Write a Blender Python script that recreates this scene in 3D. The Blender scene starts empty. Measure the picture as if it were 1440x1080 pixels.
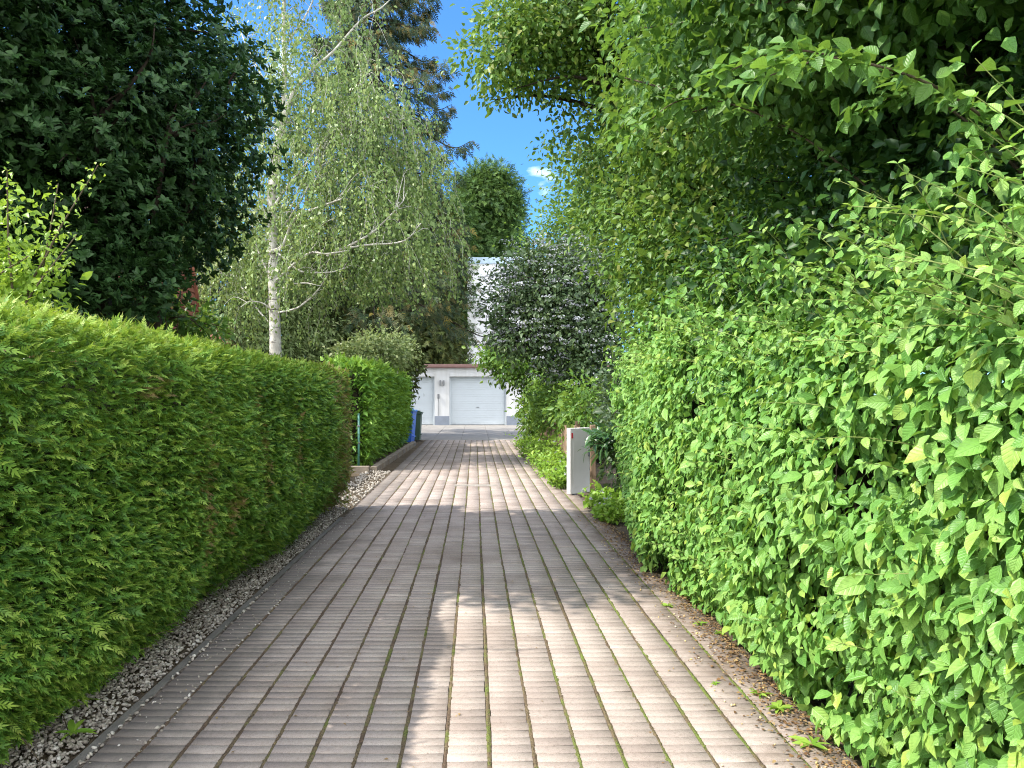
import bpy, math
import numpy as np
from mathutils import Vector
S = bpy.context.scene
COL = S.collection
R = math.radians
# ------------------------------------------------------------------ camera
EYE, FPX, VX, VY = 1.6, 1081.0, 668.0, 554.0          # eye height, focal length in photo px, vanishing point of the drive
cd = bpy.data.cameras.new('camera'); cam = bpy.data.objects.new('camera', cd); COL.objects.link(cam)
cam.location = (0, 0, EYE); cam.rotation_euler = (R(90), 0, 0)
cd.sensor_fit = 'HORIZONTAL'; cd.sensor_width = 36; cd.lens = 36*FPX/1440
cd.shift_x = (720-VX)/1440; cd.shift_y = (VY-540)/1440
cd.clip_start = 0.05; cd.clip_end = 3000
S.camera = cam
# ------------------------------------------------------------------ sun and sky
SUN_TRAVEL = Vector((0.985, 0.16, -1.15))
to_sun = -SUN_TRAVEL.normalized()
W = bpy.data.worlds.new('World'); S.world = W; W.use_nodes = True
nt = W.node_tree; nt.nodes.clear()
sky = nt.nodes.new('ShaderNodeTexSky'); sky.sky_type = 'NISHITA'; sky.sun_disc = False
sky.sun_elevation = math.asin(to_sun.z); sky.sun_rotation = math.atan2(to_sun.x, to_sun.y)
sky.air_density = 1.0; sky.dust_density = 0.25; sky.ozone_density = 2.0; sky.altitude = 300
geo = nt.nodes.new('ShaderNodeTexCoord')
cn = nt.nodes.new('ShaderNodeTexNoise'); cn.inputs['Scale'].default_value = 3.1; cn.inputs['Detail'].default_value = 7; cn.inputs['Roughness'].default_value = .6
cm = nt.nodes.new('ShaderNodeMapping'); cm.inputs['Location'].default_value = (3.35, .6, .45); cm.inputs['Scale'].default_value = (1, 1, 2.2)
cr = nt.nodes.new('ShaderNodeValToRGB'); cr.color_ramp.elements[0].position = .43; cr.color_ramp.elements[1].position = .62
cx = nt.nodes.new('ShaderNodeMix'); cx.data_type = 'RGBA'; cx.inputs[7].default_value = (12.6, 12.8, 13.2, 1)
bg = nt.nodes.new('ShaderNodeBackground'); bg.inputs[1].default_value = 0.15
wo = nt.nodes.new('ShaderNodeOutputWorld')
L = nt.links.new
L(geo.outputs['Generated'], cm.inputs[0]); L(cm.outputs[0], cn.inputs[0]); 
sxyz = nt.nodes.new('ShaderNodeSeparateXYZ'); L(geo.outputs['Generated'], sxyz.inputs[0])
am = nt.nodes.new('ShaderNodeMath'); am.operation = 'MULTIPLY_ADD'; am.inputs[1].default_value = -.22; L(sxyz.outputs[1], am.inputs[0]); L(cn.outputs[0], am.inputs[2])   # bright cloud added out of view, away from the drive's end, as fill light
vd = nt.nodes.new('ShaderNodeVectorMath'); vd.operation = 'DISTANCE'; vd.inputs[1].default_value = (.085, .96, .255); L(geo.outputs['Generated'], vd.inputs[0])
mr = nt.nodes.new('ShaderNodeMapRange'); mr.inputs[1].default_value = .0; mr.inputs[2].default_value = .085; mr.inputs[3].default_value = .19; mr.inputs[4].default_value = 0; L(vd.outputs['Value'], mr.inputs[0])
ad = nt.nodes.new('ShaderNodeMath'); ad.operation = 'ADD'; L(am.outputs[0], ad.inputs[0]); L(mr.outputs[0], ad.inputs[1]); L(ad.outputs[0], cr.inputs[0])
tint = nt.nodes.new('ShaderNodeMix'); tint.data_type = 'RGBA'; tint.blend_type = 'MULTIPLY'; tint.inputs[0].default_value = 1; tint.inputs[7].default_value = (.36, .68, 1.0, 1)
L(sky.outputs[0], tint.inputs[6])
L(cr.outputs[0], cx.inputs[0]); L(tint.outputs[2], cx.inputs[6]); L(cx.outputs[2], bg.inputs[0]); L(bg.outputs[0], wo.inputs[0])
sd = bpy.data.lights.new('sun', 'SUN'); sd.energy = 3.5; sd.angle = R(0.53); sd.color = (1.0, .94, .84)
sun = bpy.data.objects.new('sun', sd); COL.objects.link(sun); sun.location = (-20, -4, 24)
sun.rotation_euler = SUN_TRAVEL.to_track_quat('-Z', 'Y').to_euler()
S.view_settings.view_transform = 'Standard'; S.view_settings.look = 'None'
S.view_settings.exposure = 1.12; S.view_settings.gamma = 1.0
S.render.engine = 'CYCLES'
c = S.cycles
c.max_bounces = 7; c.diffuse_bounces = 4; c.glossy_bounces = 2; c.transmission_bounces = 5; c.transparent_max_bounces = 4
c.caustics_reflective = False; c.caustics_refractive = False; c.use_denoising = True; c.denoising_prefilter = 'NONE'; c.filter_width = 1.05
c.use_adaptive_sampling = True; c.adaptive_threshold = 0.02

# ------------------------------------------------------------------ small helpers
def P(px, py, Y):
    """the point at depth Y seen at photo pixel (px, py)"""
    return np.array(((px-VX)/FPX*Y, Y, EYE-(py-VY)/FPX*Y))
def link(name, me, parent=None, mat=None):
    o = bpy.data.objects.new(name, me); COL.objects.link(o)
    if parent is not None: o.parent = parent
    if mat is not None and me is not None: me.materials.append(mat)
    return o
def tag(o, label=None, cat=None, group=None, kind=None):
    if label: o['label'] = label
    if cat: o['category'] = cat
    if group: o['group'] = group
    if kind: o['kind'] = kind
    return o
def thing(name, label, cat, loc=(0, 0, 0), rz=0.0, group=None):
    o = bpy.data.objects.new(name, None); COL.objects.link(o); o.empty_display_size = .2
    o.location = loc; o.rotation_euler = (0, 0, rz)
    return tag(o, label, cat, group)
def copy_tree(o, parent=None):
    n = o.copy(); COL.objects.link(n); n.parent = parent
    for ch in list(o.children): copy_tree(ch, n)
    return n
def raw_mesh(name, V, F, tone=None, smooth=False):
    """V (n,3), F (m,4) quads (or (m,3))"""
    V = np.asarray(V, np.float32); F = np.asarray(F, np.int32)
    k = F.shape[1]; me = bpy.data.meshes.new(name)
    me.vertices.add(len(V)); me.vertices.foreach_set('co', V.ravel())
    me.loops.add(F.size); me.loops.foreach_set('vertex_index', F.ravel())
    me.polygons.add(len(F)); me.polygons.foreach_set('loop_start', np.arange(0, F.size, k, dtype=np.int32))
    if smooth: me.polygons.foreach_set('use_smooth', np.ones(len(F), bool))
    if tone is not None:
        a = me.attributes.new('tone', 'FLOAT', 'POINT'); a.data.foreach_set('value', np.asarray(tone, np.float32))
    me.update(); me.validate(clean_customdata=False)
    return me
class MB:
    """collects quads / polygons into one mesh"""
    def __init__(s): s.v = []; s.f = []
    def box(s, x0, x1, y0, y1, z0, z1, bev=0.0):
        b = len(s.v)
        if bev <= 0:
            s.v += [(x, y, z) for z in (z0, z1) for y in (y0, y1) for x in (x0, x1)]
            s.f += [tuple(b+i for i in q) for q in ((0,2,3,1),(4,5,7,6),(0,1,5,4),(2,6,7,3),(0,4,6,2),(1,3,7,5))]
            return s
        # chamfered box: 24 vertices
        e = bev; idx = {}
        xs, ys, zs = (x0, x1), (y0, y1), (z0, z1)
        for i in (0, 1):
            for j in (0, 1):
                for k in (0, 1):
                    dx, dy, dz = (e if i == 0 else -e), (e if j == 0 else -e), (e if k == 0 else -e)
                    for ax, p in ((0, (xs[i], ys[j]+dy, zs[k]+dz)), (1, (xs[i]+dx, ys[j], zs[k]+dz)), (2, (xs[i]+dx, ys[j]+dy, zs[k]))):
                        idx[i, j, k, ax] = len(s.v); s.v.append(p)
        I = idx
        for i in (0, 1):
            q = [I[i,0,0,0], I[i,1,0,0], I[i,1,1,0], I[i,0,1,0]]; s.f.append(tuple(q if i else q[::-1]))
            q = [I[0,i,0,1], I[1,i,0,1], I[1,i,1,1], I[0,i,1,1]]; s.f.append(tuple(q if not i else q[::-1]))
            q = [I[0,0,i,2], I[1,0,i,2], I[1,1,i,2], I[0,1,i,2]]; s.f.append(tuple(q if i else q[::-1]))
        for i in (0, 1):
            for j in (0, 1):
                s.f.append((I[i,j,0,0], I[i,j,0,1], I[i,j,1,1], I[i,j,1,0]))
                s.f.append((I[i,0,j,0], I[i,0,j,2], I[i,1,j,2], I[i,1,j,0]))
                s.f.append((I[0,i,j,1], I[0,i,j,2], I[1,i,j,2], I[1,i,j,1]))
                for k in (0, 1): s.f.append((I[i,j,k,0], I[i,j,k,1], I[i,j,k,2]))
        return s
    def prism(s, poly, y0, y1):
        """closed polygon of (x, z) pulled from y0 to y1"""
        b = len(s.v); n = len(poly)
        s.v += [(x, y0, z) for x, z in poly] + [(x, y1, z) for x, z in poly]
        s.f.append(tuple(b+i for i in range(n))); s.f.append(tuple(b+n+i for i in range(n))[::-1])
        for i in range(n): s.f.append((b+i, b+n+i, b+n+(i+1) % n, b+(i+1) % n))
        return s
    def cyl(s, p0, p1, r0, r1=None, n=12, caps=True):
        r1 = r0 if r1 is None else r1
        p0, p1 = Vector(p0), Vector(p1); d = (p1-p0).normalized()
        a = d.orthogonal().normalized(); b_ = d.cross(a); b = len(s.v)
        for p, r in ((p0, r0), (p1, r1)):
            for i in range(n):
                t = 2*math.pi*i/n; s.v.append(tuple(p+a*(r*math.cos(t))+b_*(r*math.sin(t))))
        for i in range(n): s.f.append((b+i, b+(i+1) % n, b+n+(i+1) % n, b+n+i))
        if caps: s.f.append(tuple(b+i for i in range(n))[::-1]); s.f.append(tuple(b+n+i for i in range(n)))
        return s
    def build(s, name, mat, parent=None, smooth=False):
        import bmesh
        me = bpy.data.meshes.new(name); me.from_pydata(s.v, [], s.f)
        bm = bmesh.new(); bm.from_mesh(me); bmesh.ops.recalc_face_normals(bm, faces=bm.faces); bm.to_mesh(me); bm.free()
        if smooth:
            for p in me.polygons: p.use_smooth = True
        return link(name, me, parent, mat)
def unit(v):
    v = np.asarray(v, float); return v/np.maximum(np.linalg.norm(v, axis=-1, keepdims=True), 1e-9)
def wav(x, y, seed, n=5, f0=1.0, gain=.62):
    """cheap smooth noise in about -1..1"""
    r = np.random.default_rng(seed); o = 0; a = 1; t = 0; f = f0
    for i in range(n):
        th = r.uniform(0, 6.28, 2); ph = r.uniform(0, 6.28, 2)
        o = o + a*np.sin((x*np.cos(th[0])+y*np.sin(th[0]))*f+ph[0])*np.sin((x*np.cos(th[1])+y*np.sin(th[1]))*f*1.13+ph[1]); t += a
        a *= gain; f *= 1.83
    return o/t*1.6

# ------------------------------------------------------------------ leaf shapes (x across, y along the leaf, z up), length 1
def leaf_shape(rows, halfw, fold, droop):
    V = []; F = []
    for t, w in zip(rows, halfw):
        z = -droop*t*t
        V += [(-w, t, z+fold*w), (0, t, z), (w, t, z+fold*w)]
    for i in range(len(rows)-1):
        for j in (0, 1): a = i*3+j; F.append((a, a+1, a+4, a+3))
    return np.array(V), np.array(F)
LEAF = leaf_shape([0, .16, .42, .70, .88, 1.0], [.015, .20, .31, .23, .09, .004], .38, .22)       # broad pointed
LEAF4 = leaf_shape([0, .38, .78, 1.0], [.02, .30, .18, .006], .4, .2)                             # the same, coarser
LANCE = leaf_shape([0, .35, .75, 1.0], [.02, .16, .12, .006], .35, .25)
TINY = (np.array([(0, 0, 0), (-.32, .45, .12), (0, 1, -.12), (.32, .45, .12)]), np.array([(0, 3, 2, 1)]))
SLIM = (np.array([(0, 0, 0), (-.17, .45, .06), (0, 1, -.12), (.17, .45, .06)]), np.array([(0, 3, 2, 1)]))
PETAL = (np.array([(-.5, 0, 0), (0, -.5, .12), (.5, 0, 0), (0, .5, .12)]), np.array([(0, 1, 2, 3)]))
def frond(pairs, ang, wl, ll, sag):
    V = []; F = []
    def bl(p, d, ln, w):
        b = len(V); q = np.array([-d[1], d[0]])
        m = p+d*ln*.5; e = p+d*ln
        for u in (p, m-q*w, e, m+q*w): V.append((u[0], u[1], -sag*u[1]**2-.25*abs(u[0])**1.5))
        F.append((b, b+3, b+2, b+1))
    bl(np.array([0, 0.]), np.array([0, 1.]), .62, wl*.9)
    bl(np.array([0, .5]), np.array([0, 1.]), .5, wl)
    for i in range(pairs):
        y = .06+.66*i/pairs; l = ll*(1-.45*i/pairs)
        for s in (-1, 1): a = ang*(1-.15*i/pairs); bl(np.array([0, y]), np.array([s*math.sin(a), math.cos(a)]), l*(.9+.2*((i*7+s) % 3)/3), wl)
    return np.array(V), np.array(F)
FROND = frond(4, R(40), .046, .36, .3)         # thuja spray
FROND3 = frond(3, R(38), .070, .38, .3)
NEEDLE = frond(5, R(62), .035, .34, .25)       # needle twig
NEEDLE3 = frond(3, R(55), .06, .42, .3)
class Leaves:
    def __init__(s): s.V = []; s.F = []; s.T = []; s.U = []; s.n = 0
    def add(s, tpl, pos, tip, nrm, size, tone, grad=0.0):
        TV, TF = tpl; pos = np.asarray(pos, float); N = len(pos)
        if N == 0: return s
        t = unit(tip); n = nrm-t*np.sum(nrm*t, 1, keepdims=True); n = unit(n); b = np.cross(t, n)
        size = np.broadcast_to(np.asarray(size, float), (N,))[:, None, None]
        V = pos[:, None, :]+size*(TV[None, :, 0:1]*b[:, None, :]+TV[None, :, 1:2]*t[:, None, :]+TV[None, :, 2:3]*n[:, None, :])
        k = len(TV); F = TF[None]+(np.arange(N)*k)[:, None, None]+s.n
        s.V.append(V.reshape(-1, 3)); s.F.append(F.reshape(-1, 4)); s.T.append((np.broadcast_to(tone, (N,))[:, None]+grad*(TV[None, :, 1]-.5)).ravel()); s.U.append(np.tile(TV[:, :2], (N, 1))); s.n += N*k
        return s
    def build(s, name, mat, parent=None, smooth=True):
        me = raw_mesh(name, np.concatenate(s.V), np.concatenate(s.F), np.concatenate(s.T), smooth)
        if mat.get('veins'): U = np.concatenate(s.U); a = me.attributes.new('blade', 'FLOAT_VECTOR', 'POINT'); a.data.foreach_set('vector', np.column_stack([U, np.zeros(len(U))]).astype(np.float32).ravel())
        return link(name, me, parent, mat)
class Tubes:
    def __init__(s): s.V = []; s.F = []; s.n = 0
    def add(s, pts, rad, sides=7, wob=.0, rng=None):
        pts = np.asarray(pts, float); m = len(pts); rad = np.broadcast_to(rad, (m,))
        d = unit(np.gradient(pts, axis=0)); ref = np.array((.31, .77, .55)); a = unit(np.cross(d, ref)); b = np.cross(d, a)
        th = np.arange(sides)*2*np.pi/sides
        rr = rad[:, None]*(1+(wob*rng.standard_normal((m, sides)) if wob else 0))
        V = pts[:, None]+rr[..., None]*(np.cos(th)[None, :, None]*a[:, None]+np.sin(th)[None, :, None]*b[:, None])
        i, j = np.meshgrid(np.arange(m-1), np.arange(sides), indexing='ij'); jn = (j+1) % sides
        F = np.stack([i*sides+j, i*sides+jn, (i+1)*sides+jn, (i+1)*sides+j], -1).reshape(-1, 4)+s.n
        s.V.append(V.reshape(-1, 3)); s.F.append(F); s.n += m*sides
        return s
    def build(s, name, mat, parent=None):
        return link(name, raw_mesh(name, np.concatenate(s.V), np.concatenate(s.F), None, True), parent, mat)
def curve(pts, n=14):
    """smooth path through the points"""
    p = np.asarray(pts, float); m = len(p)
    if m < 3: return p[0]+(p[-1]-p[0])*np.linspace(0, 1, n)[:, None]
    q = np.vstack([2*p[0]-p[1], p, 2*p[-1]-p[-2]]); out = []
    for k in np.linspace(0, m-1-1e-6, n):
        i = int(k); t = k-i; a, b, c_, d = q[i:i+4]
        out.append(.5*((2*b)+(c_-a)*t+(2*a-5*b+4*c_-d)*t*t+(3*b-a-3*c_+d)*t**3))
    return np.array(out)
def blob_points(blobs, n, rng, inner=.45, lump=.18):
    """n points in the outer part of the ellipsoids (cx,cy,cz,rx,ry,rz), with outward directions"""
    B = np.array(blobs, float); w = (B[:, 3]*B[:, 4]*B[:, 5])**(2/3); k = rng.choice(len(B), n, p=w/w.sum())
    d = unit(rng.standard_normal((n, 3))); r = 1-(1-inner)*rng.random(n)**1.4
    az = np.arctan2(d[:, 1], d[:, 0])
    r = r*(1+lump*wav(az*2.2+k*1.7, d[:, 2]*4, 11+len(B), 4, 1.6))
    return B[k, :3]+d*r[:, None]*B[k, 3:], d, k

# ------------------------------------------------------------------ materials
def newmat(name):
    m = bpy.data.materials.new(name); m.use_nodes = True; n = m.node_tree; n.nodes.clear()
    o = n.nodes.new('ShaderNodeOutputMaterial'); return m, n, o
def ramp(n, stops, fac=None):
    r = n.nodes.new('ShaderNodeValToRGB'); e = r.color_ramp.elements
    while len(e) < len(stops): e.new(.5)
    for x, (p, col) in zip(e, stops): x.position = p; x.color = (*col, 1)
    if fac is not None: n.links.new(fac, r.inputs[0])
    return r.outputs[0]
def noise(n, scale, detail=4, rough=.55, vec=None, kind='Object', out=0):
    if vec is None: t = n.nodes.new('ShaderNodeTexCoord'); vec = t.outputs[kind]
    x = n.nodes.new('ShaderNodeTexNoise'); x.inputs['Scale'].default_value = scale; x.inputs['Detail'].default_value = detail; x.inputs['Roughness'].default_value = rough
    n.links.new(vec, x.inputs['Vector']); return x.outputs[out]
def mixc(n, a, b, f, mode='MIX'):
    m = n.nodes.new('ShaderNodeMix'); m.data_type = 'RGBA'; m.blend_type = mode
    for s, v in ((0, f), (6, a), (7, b)):
        if isinstance(v, (int, float)): m.inputs[s].default_value = v
        elif isinstance(v, tuple): m.inputs[s].default_value = (*v, 1)
        else: n.links.new(v, m.inputs[s])
    return m.outputs[2]
def math_(n, op, a, b=0.0, cl=False):
    m = n.nodes.new('ShaderNodeMath'); m.operation = op; m.use_clamp = cl
    for i, v in enumerate((a, b)):
        if isinstance(v, (int, float)): m.inputs[i].default_value = v
        else: n.links.new(v, m.inputs[i])
    return m.outputs[0]
def bump(n, h, strength, dist):
    b = n.nodes.new('ShaderNodeBump'); b.inputs['Strength'].default_value = strength; b.inputs['Distance'].default_value = dist
    n.links.new(h, b.inputs['Height']); return b.outputs[0]
def principled(n, o, col, rough=.6, spec=.4, nrm=None, metal=0.0):
    p = n.nodes.new('ShaderNodeBsdfPrincipled')
    for k, v in (('Base Color', col), ('Roughness', rough)):
        if isinstance(v, tuple): p.inputs[k].default_value = (*v, 1)
        elif isinstance(v, (int, float)): p.inputs[k].default_value = v
        else: n.links.new(v, p.inputs[k])
    p.inputs['Specular IOR Level'].default_value = spec; p.inputs['Metallic'].default_value = metal
    if nrm is not None: n.links.new(nrm, p.inputs['Normal'])
    if o is not None: n.links.new(p.outputs[0], o.inputs[0])
    return p
def leafmat(name, cols, trans, tmix=.35, rough=.42, spec=.35, veins=False):
    """cols: colours met as the per-leaf tone goes 0..1; trans: light let through"""
    m, n, o = newmat(name); a = n.nodes.new('ShaderNodeAttribute'); a.attribute_name = 'tone'
    col = ramp(n, [(i/(len(cols)-1), cc) for i, cc in enumerate(cols)], a.outputs['Fac'])
    nr = None
    if veins:                                             # midrib and curved side veins across the blade
        m['veins'] = True; b = n.nodes.new('ShaderNodeAttribute'); b.attribute_name = 'blade'; q = n.nodes.new('ShaderNodeSeparateXYZ'); n.links.new(b.outputs['Vector'], q.inputs[0])
        ax = math_(n, 'ABSOLUTE', q.outputs[0]); ph = math_(n, 'SUBTRACT', math_(n, 'MULTIPLY', q.outputs[1], 40), math_(n, 'MULTIPLY', ax, 48))
        sv = math_(n, 'POWER', math_(n, 'ADD', math_(n, 'MULTIPLY', math_(n, 'SINE', ph), .5), .5), 5); mid = math_(n, 'SUBTRACT', 1, math_(n, 'MULTIPLY', ax, 38), True)
        v = math_(n, 'MAXIMUM', mid, math_(n, 'MULTIPLY', sv, .55)); col = mixc(n, col, tuple(min(1, x*1.45+.03) for x in cols[1]), math_(n, 'MULTIPLY', v, .38)); nr = bump(n, v, .5, .0035); nr.node.invert = True
        bl_ = noise(n, 55, 4, .6); col = mixc(n, col, ramp(n, [(.3, (.72, .74, .66)), (.62, (1.08, 1.06, 1.0))], bl_), .7, 'MULTIPLY')
    p = principled(n, None, col, rough, spec, nr)
    t = n.nodes.new('ShaderNodeBsdfTranslucent'); n.links.new(mixc(n, col, trans, .6), t.inputs[0])
    x = n.nodes.new('ShaderNodeMixShader'); x.inputs[0].default_value = tmix
    n.links.new(p.outputs[0], x.inputs[1]); n.links.new(t.outputs[0], x.inputs[2]); n.links.new(x.outputs[0], o.inputs[0]); return m
def barkmat(name, a, b, sc=14, stretch=.25, bs=.6):
    m, n, o = newmat(name); t = n.nodes.new('ShaderNodeTexCoord'); mp = n.nodes.new('ShaderNodeMapping'); mp.inputs['Scale'].default_value = (1, 1, stretch)
    n.links.new(t.outputs['Object'], mp.inputs[0]); f = noise(n, sc, 6, .65, mp.outputs[0])
    principled(n, o, ramp(n, [(.3, a), (.7, b)], f), .85, .2, bump(n, f, bs, .02)); return m
def plain(name, col, rough=.6, spec=.4, var=.12, sc=3.0, bs=0.0, bsc=60):
    m, n, o = newmat(name); f = noise(n, sc, 6, .6)
    lo = tuple(x*(1-var) for x in col); hi = tuple(min(1, x*(1+var)) for x in col)
    nr = bump(n, noise(n, bsc, 4, .6), bs, .01) if bs else None
    principled(n, o, ramp(n, [(.3, lo), (.7, hi)], f), rough, spec, nr); return m
M = {}
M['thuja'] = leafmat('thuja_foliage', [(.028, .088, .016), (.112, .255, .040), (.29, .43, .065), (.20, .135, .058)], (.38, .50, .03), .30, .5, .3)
M['thuja2'] = leafmat('bright_thuja_foliage', [(.06, .15, .02), (.12, .27, .035), (.22, .38, .055), (.24, .38, .06)], (.34, .50, .03), .34, .5, .3)  # colours raised so the shaded far hedge looks sunlit
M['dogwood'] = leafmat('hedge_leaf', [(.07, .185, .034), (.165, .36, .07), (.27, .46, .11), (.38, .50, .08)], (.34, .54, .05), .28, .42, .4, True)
M['dogwood2'] = leafmat('tree_leaf_bright', [(.045, .105, .022), (.088, .185, .034), (.155, .265, .045), (.27, .29, .08)], (.31, .46, .05), .32, .45, .35)
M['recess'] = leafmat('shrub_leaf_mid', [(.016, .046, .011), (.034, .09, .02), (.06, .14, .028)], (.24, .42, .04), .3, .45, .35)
M['apple'] = leafmat('apple_leaf', [(.045, .115, .025), (.09, .2, .04), (.16, .31, .055)], (.32, .52, .05), .32, .42, .4, True)
M['evergreen'] = leafmat('evergreen_leaf', [(.018, .046, .015), (.032, .076, .022), (.055, .11, .03)], (.08, .2, .04), .2, .5, .22)
M['birch'] = leafmat('birch_leaf', [(.095, .165, .045), (.15, .235, .064), (.225, .315, .092), (.31, .33, .11)], (.34, .42, .10), .34, .42, .4)
M['spruce'] = leafmat('spruce_needles', [(.02, .045, .022), (.045, .075, .03), (.10, .09, .035), (.24, .19, .04)], (.14, .16, .04), .15, .6, .2)
M['yew'] = leafmat('yew_needles', [(.025, .045, .014), (.055, .08, .02), (.10, .11, .028)], (.18, .18, .03), .2, .6, .2)
M['pine'] = leafmat('pine_needles', [(.03, .065, .022), (.065, .13, .028), (.12, .20, .04)], (.18, .3, .05), .2, .55, .25)
M['yellowgreen'] = leafmat('yellow_green_leaf', [(.14, .26, .03), (.24, .38, .05), (.34, .46, .07)], (.45, .6, .05), .4, .4, .4)
M['pale'] = leafmat('pale_leaf', [(.11, .17, .06), (.19, .26, .09), (.30, .34, .16)], (.35, .42, .12), .34, .45, .35)
M['shrub'] = leafmat('shrub_leaf', [(.05, .12, .025), (.10, .21, .035), (.19, .30, .05)], (.32, .46, .05), .34, .45, .35)
M['blossomleaf'] = leafmat('blossom_shrub_leaf', [(.034, .065, .027), (.062, .108, .042), (.115, .165, .06)], (.2, .3, .06), .22, .45, .35)
M['blossom'] = leafmat('blossom_petals', [(.24, .255, .30), (.35, .365, .41), (.54, .54, .53)], (.5, .5, .46), .25, .6, .2)
M['laurel'] = leafmat('laurel_leaf', [(.03, .08, .03), (.06, .14, .045), (.09, .18, .06)], (.2, .36, .06), .2, .3, .5)
M['weed'] = leafmat('weed_leaf', [(.13, .27, .03), (.22, .38, .05), (.33, .48, .08)], (.45, .65, .05), .36, .45, .35)
M['litter'] = leafmat('leaf_litter', [(.12, .065, .03), (.22, .13, .06), (.36, .26, .12)], (.3, .2, .1), .1, .8, .2)
M['bark'] = barkmat('dark_bark', (.016, .012, .009), (.05, .038, .028))
M['twig'] = barkmat('twig_bark', (.06, .045, .03), (.15, .12, .08), 30)
M['shoot'] = plain('green_shoot', (.22, .27, .08), .6)
# birch bark: white with dark lenticels
m, n, o = newmat('birch_bark'); t = n.nodes.new('ShaderNodeTexCoord'); mp = n.nodes.new('ShaderNodeMapping'); mp.inputs['Scale'].default_value = (1.4, 1.4, 8)
n.links.new(t.outputs['Object'], mp.inputs[0])
principled(n, o, mixc(n, ramp(n, [(.35, (.36, .34, .30)), (.65, (.60, .58, .53))], noise(n, 4, 4)), (.06, .05, .045), ramp(n, [(.60, (0, 0, 0)), (.66, (1, 1, 1))], noise(n, 2.2, 5, .6, mp.outputs[0]))), .65, .3)
M['birchbark'] = m
# ground
m, n, o = newmat('soil'); f = noise(n, 2.2, 8, .65); g = noise(n, 40, 5, .6)
principled(n, o, mixc(n, ramp(n, [(.35, (.10, .075, .05)), (.65, (.19, .15, .10))], f), (.07, .055, .038), g), .95, .1, bump(n, g, .7, .03)); M['soil'] = m
m, n, o = newmat('lawn'); f = noise(n, .8, 8, .65); g = noise(n, 60, 4, .6)
principled(n, o, mixc(n, ramp(n, [(.35, (.04, .075, .018)), (.65, (.075, .12, .03))], f), (.03, .05, .015), g), .9, .1, bump(n, g, .8, .03)); M['lawn'] = m
# paving stone: tone of every stone, cement speckle, dirty edges of the drive
m, n, o = newmat('paving_stone'); a = n.nodes.new('ShaderNodeAttribute'); a.attribute_name = 'tone'
base = ramp(n, [(0, (.355, .302, .272)), (.5, (.415, .355, .320)), (1, (.470, .405, .365))], a.outputs['Fac'])
sp = noise(n, 420, 3, .7); base = mixc(n, base, ramp(n, [(.36, (.45, .43, .41)), (.5, (1, 1, 1)), (.66, (1.18, 1.15, 1.1))], sp), .85, 'MULTIPLY')
sp2 = noise(n, 60, 5, .7); base = mixc(n, base, ramp(n, [(.33, (.6, .57, .54)), (.5, (1, 1, 1))], sp2), .6, 'MULTIPLY')
wash = noise(n, 1.1, 6, .62); base = mixc(n, base, ramp(n, [(.34, (.62, .59, .57)), (.6, (1, 1, 1))], wash), .7, 'MULTIPLY')
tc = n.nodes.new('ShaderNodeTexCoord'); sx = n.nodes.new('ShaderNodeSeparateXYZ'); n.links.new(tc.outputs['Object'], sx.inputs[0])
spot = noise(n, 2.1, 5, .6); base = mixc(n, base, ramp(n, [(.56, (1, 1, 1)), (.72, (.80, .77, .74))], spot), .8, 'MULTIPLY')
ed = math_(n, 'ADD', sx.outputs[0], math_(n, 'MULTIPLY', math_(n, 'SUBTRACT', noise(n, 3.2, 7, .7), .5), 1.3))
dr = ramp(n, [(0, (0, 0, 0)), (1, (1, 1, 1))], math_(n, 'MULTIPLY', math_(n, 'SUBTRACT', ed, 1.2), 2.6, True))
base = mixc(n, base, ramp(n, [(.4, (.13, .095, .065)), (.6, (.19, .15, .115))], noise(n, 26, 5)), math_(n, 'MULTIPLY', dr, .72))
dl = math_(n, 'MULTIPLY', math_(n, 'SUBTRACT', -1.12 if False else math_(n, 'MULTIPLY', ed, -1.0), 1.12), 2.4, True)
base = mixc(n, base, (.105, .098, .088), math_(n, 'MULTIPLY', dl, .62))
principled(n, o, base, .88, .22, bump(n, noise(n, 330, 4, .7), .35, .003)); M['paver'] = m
m, n, o = newmat('joint_moss'); f = noise(n, 2.6, 6, .7); g = noise(n, 160, 4, .65)
xs = n.nodes.new('ShaderNodeSeparateXYZ'); t = n.nodes.new('ShaderNodeTexCoord'); n.links.new(t.outputs['Object'], xs.inputs[0])
ff = math_(n, 'ADD', f, math_(n, 'MULTIPLY', xs.outputs[0], .055))
cc = ramp(n, [(.40, (.15, .105, .075)), (.50, (.21, .165, .095)), (.57, (.18, .20, .06)), (.72, (.19, .30, .05))], ff)
principled(n, o, mixc(n, cc, (.06, .048, .036), ramp(n, [(.36, (1, 1, 1)), (.52, (0, 0, 0))], g)), .95, .1, bump(n, g, 1.0, .01)); M['moss'] = m
m, n, o = newmat('joint_sand'); g = noise(n, 120, 4, .6); w = noise(n, 7, 5, .7)
principled(n, o, mixc(n, ramp(n, [(.35, (.05, .04, .033)), (.65, (.10, .08, .065))], g), (.24, .20, .17), ramp(n, [(.45, (0, 0, 0)), (.62, (1, 1, 1))], w)), .95, .1, bump(n, g, .8, .006)); M['sand'] = m
m, n, o = newmat('pebble'); a = n.nodes.new('ShaderNodeAttribute'); a.attribute_name = 'tone'
principled(n, o, mixc(n, ramp(n, [(0, (.20, .175, .15)), (.45, (.38, .34, .29)), (.8, (.54, .50, .44)), (1, (.74, .71, .66))], a.outputs['Fac']), (.2, .18, .15), math_(n, 'MULTIPLY', noise(n, 90, 4), .5)), .75, .3); M['pebble'] = m
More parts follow.
